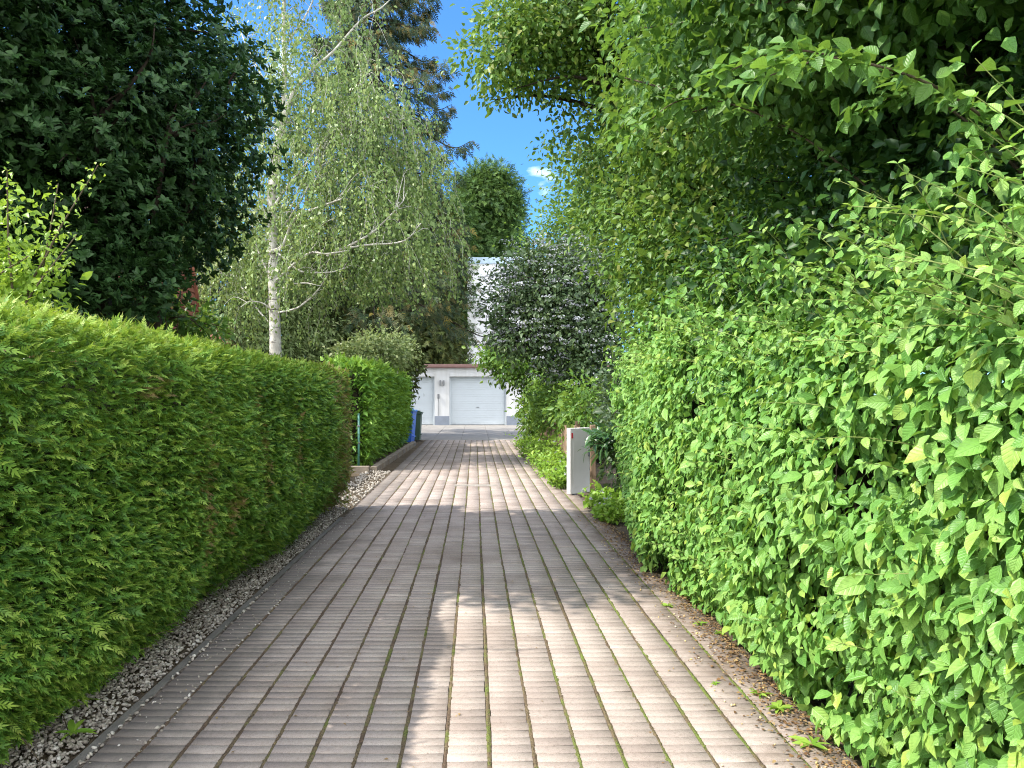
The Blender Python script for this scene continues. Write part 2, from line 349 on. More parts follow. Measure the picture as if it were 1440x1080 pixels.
# built things
m, n, o = newmat('white_render'); g = noise(n, 220, 4, .7); t = n.nodes.new('ShaderNodeTexCoord'); mp = n.nodes.new('ShaderNodeMapping'); mp.inputs['Scale'].default_value = (3.5, 1, .45); n.links.new(t.outputs['Object'], mp.inputs[0]); w = noise(n, 1.3, 6, .6, mp.outputs[0])
principled(n, o, ramp(n, [(.3, (.49, .495, .49)), (.6, (.57, .58, .59))], w), .85, .2, bump(n, g, .3, .006)); M['render'] = m
M['doorpaint'] = plain('white_door_paint', (.48, .53, .57), .45, .45, .03, 1.5)
M['plinth'] = plain('grey_plinth_paint', (.20, .23, .28), .7, .3, .12, 3, .3)
M['terra'] = plain('red_brown_fascia', (.21, .125, .115), .6, .3, .12, 4)
M['metalgrey'] = plain('grey_metal', (.16, .17, .18), .4, .5, .1, 8)
M['greenmetal'] = plain('green_coated_metal', (.05, .17, .13), .45, .5, .15, 8)
M['blueplastic'] = plain('blue_plastic', (.03, .13, .55), .42, .45, .08, 4)
M['bluelid'] = plain('light_blue_plastic', (.06, .26, .75), .4, .45, .06, 4)
M['greenplastic'] = plain('dark_green_plastic', (.035, .075, .045), .45, .4, .12, 4)
M['rubber'] = plain('black_rubber', (.02, .02, .02), .7, .3)
M['whitepaint'] = plain('white_gate_paint', (.60, .59, .56), .5, .4, .05, 4)
M['redplastic'] = plain('red_plastic', (.5, .02, .03), .4, .5)
M['concrete'] = plain('concrete', (.36, .33, .29), .9, .2, .2, 5, .5, 90)
M['slab'] = plain('concrete_slab', (.25, .235, .215), .9, .2, .16, 2.2, .3, 120)
M['oldwood'] = barkmat('weathered_wood', (.20, .13, .085), (.36, .26, .18), 18, .12, .35)
M['shedwood'] = barkmat('red_brown_wood', (.12, .045, .026), (.20, .078, .046), 16, .2, .3)
M['rooftile'] = plain('terracotta_tiles', (.44, .19, .13), .8, .25, .25, 5)
M['brickwall'] = plain('pink_brick_wall', (.50, .30, .24), .85, .2, .22, 6)
M['glass'] = plain('window_glass', (.05, .06, .07), .08, .6, .1)
M['applefruit'] = plain('green_apple', (.25, .36, .08), .4, .4, .15, 20)
M['core'] = barkmat('inner_twigs', (.012, .012, .007), (.05, .042, .026), 22, 1.0, .8)

# ------------------------------------------------------------------ ground, paving
rng = np.random.default_rng(5)
me = raw_mesh('ground', [(-700, -300, -.06), (700, -300, -.06), (700, 1500, -.06), (-700, 1500, -.06)], [(0, 1, 2, 3)])
tag(link('ground', me, None, M['lawn']), kind='structure')
sb = MB().box(-4.2, 4.4, -4, 40, -.30, -.03)
tag(sb.build('soil_border', M['soil']), kind='structure')
XL, XR, PITCH, ROW = -1.70, 1.63, .196, .0785
Y0, Y1 = -2.0, 26.7
NS = 17
jb = MB().box(XL-.02, XR+.02, Y0, Y1, -.2, -.0068); tag(jb.build('paving_bed', M['sand']), kind='structure')
def xwander(k, y): return .0055*wav(y*.8, k*3.1+0*y, 21, 3, .8)+.0018*wav(y*4, k*2.0+0*y, 22, 3, 1.0)
def settle(x, y): return .0021*wav(x*1.0+0*y, y*.55, 31, 4, 1.0)
def build_paving():
    V = []; F = []; T = []; nn = 0
    for k in range(NS):
        ph = rng.uniform(0, .012); y = np.arange(Y0+ph, Y1, ROW); N = len(y)
        x0 = XL+k*PITCH; gw = .0095
        xa = x0+gw+xwander(k, y)+rng.normal(0, .0012, N); xb = x0+PITCH-gw+xwander(k, y)+rng.normal(0, .0012, N)
        ya = y+.0028+rng.normal(0, .0009, N); yb = y+ROW-.0028+rng.normal(0, .0006, N)
        sag = settle(x0+.5*PITCH, y)
        h = sag[:, None]+rng.normal(0, .0009, (N, 1))+rng.normal(0, .0007, (N, 4)); bv = .0009
        def ring(d, dz): return np.stack([np.stack([xa+d, ya+d, dz+h[:, 0]], 1), np.stack([xb-d, ya+d, dz+h[:, 1]], 1), np.stack([xb-d, yb-d, dz+h[:, 2]], 1), np.stack([xa+d, yb-d, dz+h[:, 3]], 1)], 1)
        v = np.concatenate([ring(bv, 0.0), ring(0, -.0012), ring(0, -.04)], 1)
        q = [(0, 1, 2, 3)]+[(4+i, 4+(i+1) % 4, (i+1) % 4, i) for i in range(4)]+[(8+i, 8+(i+1) % 4, 4+(i+1) % 4, 4+i) for i in range(4)]
        f = np.array(q)[None]+(np.arange(N)*12)[:, None, None]+nn; nn += N*12
        tone = np.clip(.5+.26*rng.standard_normal(N)+.12*wav(y*2, x0*3+0*y, 41, 3, 1.2), 0, 1)
        V.append(v.reshape(-1, 3)); F.append(f.reshape(-1, 4)); T.append(np.repeat(tone, 12))
    me = raw_mesh('path', np.concatenate(V), np.concatenate(F), np.concatenate(T))
    tag(link('path', me, None, M['paver']), kind='structure')
    # moss and dirt in the long joints
    V = []; F = []; nn = 0
    for k in range(1, NS):
        y = np.concatenate([np.arange(Y0, 9, .012), np.arange(9, Y1, .05)]); N = len(y); xc = XL+k*PITCH+xwander(k-.5, y)
        hh = .0002+settle(XL+k*PITCH, y)+.0015*wav(y*30, k+0*y, 51, 3, 1.2)+rng.normal(0, .0016, N)
        lat = np.array([-.0108, -.005, .0, .005, .0108]); pr = np.array([-.0035, -.0004, .0012, -.0004, -.0035])
        v = np.stack([xc[:, None]+lat[None]+rng.normal(0, .0013, (N, 5)), np.repeat(y[:, None], 5, 1)+rng.normal(0, .002, (N, 5)), hh[:, None]+pr[None]+rng.normal(0, .0009, (N, 5))], -1)
        i, j = np.meshgrid(np.arange(N-1), np.arange(4), indexing='ij')
        F.append(np.stack([i*5+j, i*5+j+1, (i+1)*5+j+1, (i+1)*5+j], -1).reshape(-1, 4)+nn); V.append(v.reshape(-1, 3)); nn += N*5
    me = raw_mesh('joint_moss', np.concatenate(V), np.concatenate(F), None, True)
    tag(link('joint_moss', me, None, M['moss']), 'green moss and brown dirt filling the long joints of the paved drive', 'moss', kind='stuff')
build_paving()
# edging kerb on the left, slabs in front of the garages
kb = MB()
for i in range(12):
    y = -2+i*1.0; kb.box(XL-.062, XL-.012, y+.004, y+.996, -.2, .004+rng.normal(0, .003), .006)
tag(kb.build('kerb', plain('dark_concrete', (.15, .14, .125), .9, .2, .25, 5, .5, 90)), kind='structure')
sl = MB()
for i in range(-6, 7):
    for j in range(13):
        x = i*.98; y = Y1+.01+j*.98
        sl.box(x-.486, x+.486, y, y+.968, -.15, .004+rng.normal(0, .002), .006)
tag(sl.build('forecourt', M['slab']), kind='structure')
tag(MB().box(-6.4, 6.4, Y1, 39.6, -.2, -.008).build('forecourt_bed', M['sand']), kind='structure')
# drain across the drive
dr_ = thing('drain_channel', 'short pale drain channel set across the paved drive', 'drain', (0, 13.4, 0))
MB().box(-.36, .36, -.085, -.045, -.05, .014, .003).box(-.36, .36, .045, .085, -.05, .014, .003).box(-.37, -.361, -.06, .06, -.05, .012, .003).box(.361, .37, -.06, .06, -.05, .012, .003).build('frame', M['concrete'], dr_)
g = MB()
for i in range(24): g.box(-.35+i*.0295, -.35+i*.0295+.018, -.044, .044, -.01, .006)
g.build('grating', M['metalgrey'], dr_)
# ------------------------------------------------------------------ gravel
def ico(sub):
    import bmesh
    bm = bmesh.new(); bmesh.ops.create_icosphere(bm, subdivisions=sub, radius=.5)
    v = np.array([x.co[:] for x in bm.verts]); f = np.array([[x.index for x in q.verts] for q in bm.faces]); bm.free(); return v, f
def pebbles(name, pos, size, label, cat, mat='pebble', tones=None, flat=.6):
    N = len(pos); out = []
    V = []; F = []; T = []; nn = 0
    near = pos[:, 1] < 6.0
    for sel, sub in ((near, 2), (~near, 1)):
        p = pos[sel]; k = len(p)
        if not k: continue
        tv, tf = ico(sub); s = size[sel][:, None, None]
        ax = unit(rng.standard_normal((k, 3))); bx = unit(np.cross(ax, rng.standard_normal((k, 3)))); cxx = np.cross(ax, bx)
        el = np.stack([rng.uniform(.8, 1.35, k), rng.uniform(.65, 1.0, k), rng.uniform(.45, .8, k)], 1)[:, :, None]
        Rm = np.stack([ax, bx, cxx], 1)                       # rows
        lump = 1+.12*rng.standard_normal((k, len(tv), 1))
        loc = (tv[None]*lump)*el.transpose(0, 2, 1)
        w = np.einsum('nij,njk->nik', loc, Rm); w[..., 2] *= flat/.6*.8
        v = p[:, None]+s*w; V.append(v.reshape(-1, 3)); F.append((tf[None]+(np.arange(k)*len(tv))[:, None, None]+nn).reshape(-1, 3)); nn += k*len(tv)
        T.append(np.repeat((rng.random(k) if tones is None else tones[sel]), len(tv)))
    me = raw_mesh(name, np.concatenate(V), np.concatenate(F), np.concatenate(T), True)
    return tag(link(name, me, None, M[mat]), label, cat, kind='stuff')
N = 10500
y = 1.5+9.6*rng.random(N)**1.25; x = XL-.09-.36*rng.random(N)**.9
z = -.022+.03*rng.random(N)*np.clip((XL-.06-x)/.12, .3, 1)
Np = 260; ys = rng.uniform(2.2, 10.5, Np); xsx = XL+.03+np.abs(rng.normal(0, .10, Np)); zs = np.full(Np, .005)
k2 = 170; yj = rng.uniform(2.5, 6.5, k2); xj = XL-.005+rng.normal(0, .008, k2)+(rng.random(k2) < .35)*PITCH; zj = np.full(k2, .002)
pos = np.concatenate([np.stack([x, y, z], 1), np.stack([xsx, ys, zs], 1), np.stack([xj, yj, zj], 1)])
size = np.concatenate([rng.uniform(.011, .030, N), rng.uniform(.006, .016, Np), rng.uniform(.012, .026, k2)])
pebbles('gravel', pos, size, 'pale grey and white pebbles along the foot of the left hedge', 'gravel')
Ng = 500; pos = np.stack([-1.72-.55*rng.random(Ng), 11.0+4.9*rng.random(Ng), .0+.02*rng.random(Ng)], 1)
pebbles('white_gravel', pos, rng.uniform(.03, .06, Ng), 'white pebbles between the two hedges on the left', 'gravel', tones=.25+.5*rng.random(Ng))
# yellowish fallen fruit and petals on the right of the drive
Nf = 190; yf = 2.4+6*rng.random(Nf)**1.4; xf = 1.60-np.abs(rng.normal(0, .22, Nf)); pos = np.stack([xf, yf, np.full(Nf, .006)], 1)
m, n, o = newmat('fallen_fruit'); a = n.nodes.new('ShaderNodeAttribute'); a.attribute_name = 'tone'
principled(n, o, ramp(n, [(0, (.35, .22, .08)), (.5, (.62, .48, .22)), (1, (.75, .68, .45))], a.outputs['Fac']), .6, .3); M['fruitlet'] = m
pebbles('fallen_fruitlets', pos, rng.uniform(.006, .017, Nf), 'tiny yellowish fallen fruitlets scattered beside the right hedge', 'fruitlets', 'fruitlet')
lf = Leaves(); Nl = 4200
yl = 2.2+8*rng.random(Nl)**1.3; xl = 1.66-np.abs(rng.normal(0, .13, Nl))-.05*wav(yl*3, 0*yl, 61, 3, 1); pl = np.stack([xl, yl, .004+.012*rng.random(Nl)], 1)
lf.add(TINY, pl, rng.standard_normal((Nl, 3))*[1, 1, .15], rng.normal(0, .3, (Nl, 3))+[0, 0, 1], rng.uniform(.008, .03, Nl), rng.random(Nl))
Nl = 230; pl = np.stack([rng.uniform(-1.6, 1.5, Nl), 2.2+12*rng.random(Nl)**1.5, np.full(Nl, .005)], 1)
lf.add(TINY, pl, rng.standard_normal((Nl, 3))*[1, 1, .1], rng.normal(0, .2, (Nl, 3))+[0, 0, 1], rng.uniform(.008, .024, Nl), .5+.5*rng.random(Nl))
tag(lf.build('leaf_litter', M['litter']), 'dry brown leaf litter along the right edge of the paving', 'leaf litter', kind='stuff')

# ------------------------------------------------------------------ hedges
def hedge_surface(N, ya, yb, xface, H, depth, sgn, r, rng, ypow=1.0, top=.35, z0=.05, amp=.05, seed=3, bulge=.06, base=.10):
    """points and outward normals on a clipped hedge; sgn=+1 when its face looks to +X"""
    face = H-r-z0; arc = r*np.pi/2; tp = depth-r
    s = rng.random(N)*(face+arc+tp*top)
    y = ya+(yb-ya)*rng.random(N)**ypow
    th = np.clip((s-face)/r, 0, np.pi/2)
    z = np.where(s < face, z0+s, H-r+r*np.sin(th)); off = np.where(s < face, 0, -r+r*np.cos(th))
    ot = np.clip(s-face-arc, 0, None)/top; off = np.where(s > face+arc, -r-ot, off)
    off = off+bulge*np.sin(np.clip(z/H, 0, 1)*np.pi)-base*np.clip(1-z/.5, 0, 1)**1.3
    nx = np.cos(th); nz = np.sin(th)
    d = amp*wav(y*1.6, z*1.9, seed, 5, 1.1)
    pos = np.stack([xface(y)+sgn*(off+d*nx), y, z+d*nz], 1)
    nrm = np.stack([sgn*nx, np.zeros(N), nz], 1)
    return pos, nrm, d
def hedge_core(ya, yb, xface, H, depth, sgn, inset, name, mat, parent):
    ys = np.linspace(ya+inset, yb-inset, 60); prof = [(-inset-.2, .02), (-inset-.02, H*.4), (-inset, H-inset-.30), (-inset-.26, H-inset), (-depth+inset, H-inset), (-depth+inset, .02)]
    k = len(prof); V = []
    for y in ys:
        for o_, z in prof: V.append((xface(y)+sgn*(o_+rng.normal(0, .015)), y+rng.normal(0, .01), z+rng.normal(0, .012)*(z > .1)))
    i, j = np.meshgrid(np.arange(len(ys)-1), np.arange(k), indexing='ij'); jn = (j+1) % k
    F = np.stack([i*k+j, i*k+jn, (i+1)*k+jn, (i+1)*k+j], -1).reshape(-1, 4); F = [tuple(q) for q in F]+[tuple(range(k)), tuple((len(ys)-1)*k+q for q in range(k))]
    me = bpy.data.meshes.new(name); me.from_pydata(V, [], F); return link(name, me, parent, M[mat])
def thuja_hedge(label, ya, yb, xface, H, depth, n, mat, size, tpl_near, tpl_far, ysplit, seed, brown=None, ypow=1.0):
    rg = np.random.default_rng(seed); t = thing('thuja_hedge', label, 'hedge', (0, 0, 0)); L_ = Leaves()
    pos, nrm, d = hedge_surface(n, ya, yb, xface, H, depth, 1, .30, rg, ypow, .5, .06, .06, seed, .06, .24)
    ne = n//14; pe = np.stack([xface(yb)-depth*rg.random(ne), np.full(ne, yb)+.05*rg.standard_normal(ne), .06+(H-.1)*rg.random(ne)], 1)
    pf = pe*[1, 0, 1]+np.stack([0*pe[:, 0], ya+.05*rg.standard_normal(ne), 0*pe[:, 0]], 1)
    pos = np.vstack([pos, pe, pf]); nrm = np.vstack([nrm, np.tile([0, 1., 0], (ne, 1)), np.tile([0, -1., 0], (ne, 1))]); d = np.append(d, np.zeros(2*ne)); n = n+2*ne
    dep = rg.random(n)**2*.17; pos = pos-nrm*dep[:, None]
    tip = nrm*.75+rg.standard_normal((n, 3))*[.40, .80, .42]+[0, 0, .06]
    up = np.array([0, 0, 1.])+rg.standard_normal((n, 3))*.6+nrm*.25
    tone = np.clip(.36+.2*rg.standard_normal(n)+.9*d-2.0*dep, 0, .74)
    tone = np.clip(tone+.40*np.clip((pos[:, 2]-H+.22)/.22, 0, 1), 0, .70)  # sunlit band painted in: sprays turn lighter and yellower near the hedge top
    if brown is not None:
        w = brown(pos); pos = pos-nrm*(.10*np.clip(w-.2, 0, 1)*rg.random(n))[:, None]; hit = rg.random(n) < w; tone = np.where(hit, .92+.08*rg.random(n), tone)
    sz = size*np.exp(rg.normal(0, .30, n)); near = pos[:, 1] < ysplit
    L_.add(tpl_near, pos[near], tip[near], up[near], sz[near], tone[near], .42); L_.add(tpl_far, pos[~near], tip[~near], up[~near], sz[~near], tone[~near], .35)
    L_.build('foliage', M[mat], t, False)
    hedge_core(ya, yb, xface, H, depth, 1, .19, 'inner_twigs', 'core', t)
    st = Tubes()
    for y in np.arange(ya+.2, yb, .45):
        x = xface(y)-.42+rg.normal(0, .05); st.add(curve([(x, y, -.02), (x+rg.normal(0, .04), y+rg.normal(0, .04), .5), (x+rg.normal(0, .06), y+rg.normal(0, .06), H*.8)], 8), np.linspace(.035, .012, 8), 6)
    for _ in range(220):
        y = rg.uniform(ya, yb); z = rg.uniform(.05, .7); x = xface(y)-.05; st.add(curve([(x-.4, y, z-.1), (x-.15, y+rg.normal(0, .1), z), (x+.02, y+rg.normal(0, .16), z+rg.normal(.02, .08))], 5), np.linspace(.006, .002, 5), 4)
    st.build('stems', M['twig'], t); return t
xl1 = lambda y: -1.85+.012*(y-3)+.04*wav(np.asarray(y)*1.3, 0*np.asarray(y), 77, 3, 1.0)
def browner(p):
    w = np.clip((p[:, 1]-9.0)/1.4, 0, 1)*.75*np.clip(1.35-p[:, 2]*.35, .3, 1)
    for (yy, zz, ry, rz) in ((5.05, .95, .10, .42), (5.6, .75, .12, .14), (6.4, 1.0, .07, .6), (7.6, 1.1, .1, .3), (4.3, 1.62, .16, .05)):
        w = np.maximum(w, .75*np.exp(-((p[:, 1]-yy)/ry)**2-((p[:, 2]-zz)/rz)**2))
    return w
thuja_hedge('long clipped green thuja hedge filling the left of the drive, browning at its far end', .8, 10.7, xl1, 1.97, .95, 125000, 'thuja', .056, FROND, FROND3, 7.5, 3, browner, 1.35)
xl2 = lambda y: -2.30+.018*(np.asarray(y)-16)+0*np.asarray(y)
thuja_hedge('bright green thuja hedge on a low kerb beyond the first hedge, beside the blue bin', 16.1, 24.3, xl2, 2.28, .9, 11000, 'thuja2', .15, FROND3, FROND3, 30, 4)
kb2 = MB()
for i in range(9): kb2.box(-2.16+.018*i, -2.02+.018*i, 15.85+i*.95, 16.79+i*.95, -.2, .10, .008)
kb2.box(-3.3, -2.17, 15.70, 15.845, -.2, .12, .008)
tag(kb2.build('hedge_kerb', plain('stained_concrete', (.22, .185, .145), .9, .2, .3, 6, .5, 90)), kind='structure')

def broad_hedge():
    rg = np.random.default_rng(8); t = thing('dogwood_hedge', 'tall bright broad leaved hedge in full sun along the right side of the drive', 'hedge'); Lh = Leaves()
    xf = lambda y: np.interp(y, [0, 3.2, 5, 7, 9.2], [1.66, 1.66, 1.60, 1.58, 1.82])
    n = 58000; ya, yb, H = .7, 9.1, 2.16
    pos, nrm, d = hedge_surface(n, ya, yb, xf, H, 1.0, -1, .42, rg, 1.15, .75, .03, .10, 12, .09)
    pos[:, 2] *= np.interp(pos[:, 1], [1, 2.5, 5, 8], [.86, .90, 1.0, 1.06]); ne = 2500; pe = np.stack([xf(yb)+1.0*rg.random(ne), yb+.06*rg.standard_normal(ne), .05+(H-.1)*rg.random(ne)], 1)
    pos = np.vstack([pos, pe]); nrm = np.vstack([nrm, np.tile([-.3, .95, 0], (ne, 1))]); d = np.append(d, np.zeros(ne)); n += ne
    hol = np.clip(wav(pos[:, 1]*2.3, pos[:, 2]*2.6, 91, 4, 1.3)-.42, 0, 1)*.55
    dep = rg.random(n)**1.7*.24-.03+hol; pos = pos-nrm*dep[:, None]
    tip = nrm*.45+np.array([0, -.12, -.62])+rg.standard_normal((n, 3))*[.35, .5, .36]
    nn = nrm*.75+np.array([-.12, -.1, .55])+rg.standard_normal((n, 3))*.42
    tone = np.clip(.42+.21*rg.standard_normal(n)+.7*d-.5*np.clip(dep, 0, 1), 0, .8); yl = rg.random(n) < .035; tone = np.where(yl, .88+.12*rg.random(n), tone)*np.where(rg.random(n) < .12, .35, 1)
    sz = .058*np.exp(rg.normal(0, .27, n)); near = pos[:, 1] < 6.0
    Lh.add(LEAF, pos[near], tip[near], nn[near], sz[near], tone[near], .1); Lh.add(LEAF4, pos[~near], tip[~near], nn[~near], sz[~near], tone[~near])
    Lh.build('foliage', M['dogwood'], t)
    hedge_core(ya, yb, xf, H-.32, 1.0, -1, .28, 'inner_twigs', 'core', t)
    # shoots standing out of the hedge
    tb = Tubes(); Ls = Leaves()
    for i in range(210):
        y = rg.uniform(1.7, 8.8) if i > 26 else rg.uniform(1.75, 3.3); z = rg.uniform(.3, 1.9) if i > 120 else rg.uniform(1.7, 2.1)
        p0 = np.array([xf(y)+.12, y, z]); ln = rg.uniform(.22, .5) if i > 26 else rg.uniform(.35, .7); dv = unit(np.array([-.75+.2*rg.standard_normal(), rg.normal(0, .35), rg.uniform(.1, .55) if i > 60 else rg.uniform(.35, .9)]))
        pts = curve([p0, p0+dv*ln*.55, p0+dv*ln+np.array([-.02, 0, -.10*ln])], 8); tb.add(pts, np.linspace(.003, .0012, 8), 5)
        for k in range(2, 8):
            side = unit(np.cross(dv, [0, 0, 1.])) if k % 2 else np.array([0, 0, 1.])
            for s in (-1, 1):
                tp_ = dv*.55+side*s*.6+np.array([0, 0, -.3])+rg.normal(0, .2, 3)
                Ls.add(LEAF, pts[k][None], tp_[None], (np.array([-.4, -.3, .8])+rg.normal(0, .3, 3))[None], .066*(1-.06*k)*rg.uniform(.8, 1.15), np.clip(.62+.15*rg.standard_normal(), 0, 1))
    for i in range(330):                                  # upright growth that carries the hedge on into the shrubs behind it
        y = rg.uniform(2.2, 8.9); p0 = np.array([xf(y)+rg.uniform(.25, .95), y, rg.uniform(1.7, 2.05)]); ln = rg.uniform(.3, .75); dv = unit(np.array([-.35+.35*rg.standard_normal(), rg.normal(0, .3), 1.0]))
        pts = curve([p0, p0+dv*ln*.6, p0+dv*ln+np.array([-.12*ln, 0, -.05])], 9); tb.add(pts, np.linspace(.004, .0012, 9), 4); k = 22
        p = pts[rg.integers(1, 9, k)]+rg.normal(0, .03, (k, 3)); Ls.add(LEAF4, p, rg.normal(0, .6, (k, 3))+[-.3, 0, -.4], rg.normal(0, .4, (k, 3))+[-.45, -.2, .7], .062*np.exp(rg.normal(0, .25, k)), np.clip(.42+.2*rg.standard_normal(k), 0, 1))
    tb.build('stems', M['shoot'], t); Ls.build('shoots', M['dogwood'], t)
broad_hedge()

# ------------------------------------------------------------------ trees and shrubs made of clumps
def leafy(L_, tpl, blobs, nc, per, spread, size, rg, inner=.45, up=.5, out=.6, droop=.3, tone0=.45, lump=.18, tonevar=.16, zmin=.03, cut=None, clumptone=.12):
    ctr, d, _ = blob_points(blobs, nc, rg, inner, lump)
    if cut is not None: k = cut(ctr); ctr, d = ctr[k], d[k]
    nc = len(ctr); sp = spread*np.exp(rg.normal(0, .25, (nc, 1, 1)))
    off = rg.standard_normal((nc, per, 3))*sp; p = (ctr[:, None]+off).reshape(-1, 3); n_ = len(p)
    dd = np.repeat(d, per, 0); ol = unit(off.reshape(-1, 3))
    tip = dd*.35+ol*.8+np.array([0, 0, -droop])+rg.standard_normal((n_, 3))*.35
    nn = dd*out+np.array([0, 0, up])+rg.standard_normal((n_, 3))*.42
    tone = np.clip(tone0+np.repeat(rg.normal(0, clumptone, nc), per)+tonevar*rg.standard_normal(n_), 0, 1)
    sz = size*np.exp(rg.normal(0, .22, n_)); ok = p[:, 2] > zmin
    L_.add(tpl, p[ok], tip[ok], nn[ok], sz[ok], tone[ok]); return ctr
def limbs(tb, roots, ctr, k, rg, r0=.05, sides=6, bend=.25):
    """boughs from points of the trunk to some of the clumps"""
    idx = rg.choice(len(ctr), min(k, len(ctr)), replace=False); roots = np.asarray(roots)
    for i in idx:
        q = ctr[i]; below = roots[roots[:, 2] < q[2]+.2]
        if not len(below): below = roots
        a = below[np.argmin(np.linalg.norm(below-q, axis=1)+rg.random(len(below))*.8)]
        L0 = np.linalg.norm(q-a); mid = (a+q)/2+np.array([0, 0, bend*L0*.4])+rg.normal(0, .08*L0, 3)
        tb.add(curve([a, mid, q], 9), np.linspace(min(r0, .018*L0+.006), .004, 9), sides)
def tree(name, label, cat, trunks, blobs, spec, leafmat_, bark, nl=60, seed=1, r0=.05, group=None, smooth=True, extra=None):
    """trunks: list of (points, r_start, r_end); spec: keyword sets for leafy()"""
    rg = np.random.default_rng(seed); t = thing(name, label, cat, (0, 0, 0), 0, group); tb = Tubes(); roots = []
    for pts, ra, rb in trunks:
        q = curve(pts, 22); tb.add(q, np.linspace(ra, rb, 22)*(1+.25*np.exp(-np.linspace(0, 22, 22)/1.6)), 10, .03, rg); roots.append(q[6:])
    L_ = Leaves(); ctr = []
    for s in spec: s = dict(s); bl = s.pop('blobs', blobs); tpl = s.pop('tpl'); ctr.append(leafy(L_, tpl, bl, rg=rg, **s))
    if roots: limbs(tb, np.concatenate(roots), np.concatenate(ctr), nl, rg, r0)
    if extra: extra(L_, tb, rg, t)
    tb.build('trunk' if cat == 'tree' else 'stems', M[bark], t); L_.build('crown' if cat == 'tree' else 'foliage', M[leafmat_], t, smooth)
    return t
# dark evergreen behind the left hedge
def rosettes(L_, tb, rg, t):
    blobs = [(-3.95, 8.2, 4.7, 1.75, 1.75, 1.75), (-4.55, 7.5, 4.0, 1.35, 1.3, 1.5), (-3.6, 8.75, 3.75, 1.15, 1.1, 1.0), (-5.0, 8.4, 3.1, 1.1, 1.3, .8), (-3.35, 8.9, 5.0, 1.0, 1.0, 1.0), (-4.3, 6.7, 4.7, 1.0, 1.0, 1.2), (-4.4, 5.8, 5.7, .9, .9, .85), (-4.1, 7.2, 5.8, 1.0, 1.2, .9), (-4.0, 8.1, 6.2, 1.2, 1.5, .7), (-3.9, 6.9, 6.3, .9, 1.0, .6), (-3.75, 7.3, 2.85, .5, .5, .40), (-3.75, 7.2, 2.4, .6, .5, .35), (-3.2, 7.6, 2.65, .4, .4, .35), (-3.4, 7.9, 3.15, .5, .5, .42), (-4.35, 7.1, 2.9, .6, .5, .5), (-3.9, 7.6, 3.5, .8, .7, .6), (-5.2, 8.0, 3.6, 1.0, 1.2, 1.6)]
    c, d, _ = blob_points(blobs, 19000, rg, .3, .2); k = 9
    a = unit(d*.7+np.array([0, 0, .75])+rg.standard_normal(c.shape)*.35)
    for i in range(k):
        rv = unit(np.cross(a, unit(rg.standard_normal(a.shape)))); tip = rv*.85+a*.55; nn = a-rv*.3+rg.standard_normal(a.shape)*.15
        L_.add(LANCE if i % 2 else LEAF4, c+a*rg.uniform(-.02, .05, (len(c), 1)), tip, nn, .07*np.exp(rg.normal(0, .2, len(c))), np.clip(.4+.2*rg.standard_normal(len(c)), 0, 1))
tree('evergreen_tree', 'dark dense evergreen tree with many stems standing behind the left hedge', 'tree',
     [([(-3.95, 8.2, 0), (-3.95, 8.2, 1.8), (-4.0, 8.2, 3.5), (-3.9, 8.2, 5.6)], .16, .04)] +
     [([(-4.0+.25*math.cos(a), 8.2+.25*math.sin(a), 0), (-4.0+.5*math.cos(a), 8.2+.5*math.sin(a), 2.0), (-4.0+1.0*math.cos(a), 8.2+.9*math.sin(a), 4.2)], .07, .02) for a in (0.3, 1.1, 2.0, 2.9, 3.6, 4.4, 5.1, 5.8)],
     [(-3.95, 8.2, 4.7, 1.7, 1.7, 1.7)], [dict(tpl=LANCE, nc=260, per=8, spread=.12, size=.085)], 'evergreen', 'bark', 110, 21, .04, None, True, rosettes)
# sunlit yellow-green shrub
def whips(L_, tb, rg, t):
    for (a, b, c_) in ((P(30, 470, 4.6), P(70, 350, 4.5), P(138, 232, 4.4)), (P(20, 480, 4.5), P(12, 340, 4.4), P(10, 238, 4.3)), (P(40, 470, 4.7), P(60, 380, 4.6), P(82, 258, 4.5)), (P(10, 500, 4.4), P(40, 420, 4.4), P(108, 330, 4.4)),
                     (P(-30, 480, 4.5), P(-40, 360, 4.4), P(-30, 260, 4.4)), (P(0, 480, 4.3), P(-10, 400, 4.3), P(40, 360, 4.3)), (P(20, 480, 4.8), P(50, 400, 4.8), P(100, 370, 4.8))):
        q = curve([a+[0, 0, -1.6], a, b, c_], 60); tb.add(q, np.linspace(.012, .003, 60), 5)
        for k in range(18, 60):
            for _ in range(3):
                s = .95-.5*(k/60)**2; p = q[k]+rg.normal(0, .018+.055*(1-k/60), 3)
                L_.add(TINY if False else LEAF4, p[None], rg.normal(0, .7, (1, 3))+[[.15, 0, .6]], rg.normal(0, .5, (1, 3))+[[-.2, -.4, .7]], .055*s*rg.uniform(.7, 1.3), np.clip(.5+.22*rg.standard_normal(), 0, 1))
bl = [(*P(25, 400, 4.6), .30, .3, .24), (*P(-30, 330, 4.6), .28, .3, .4)]
tree('yellow_green_shrub', 'sunlit yellow green shrub with upright whips above the left hedge', 'shrub', [], bl, [dict(tpl=LEAF4, nc=130, per=9, spread=.06, size=.05, inner=.1)], 'yellowgreen', 'twig', 0, 22, extra=whips)
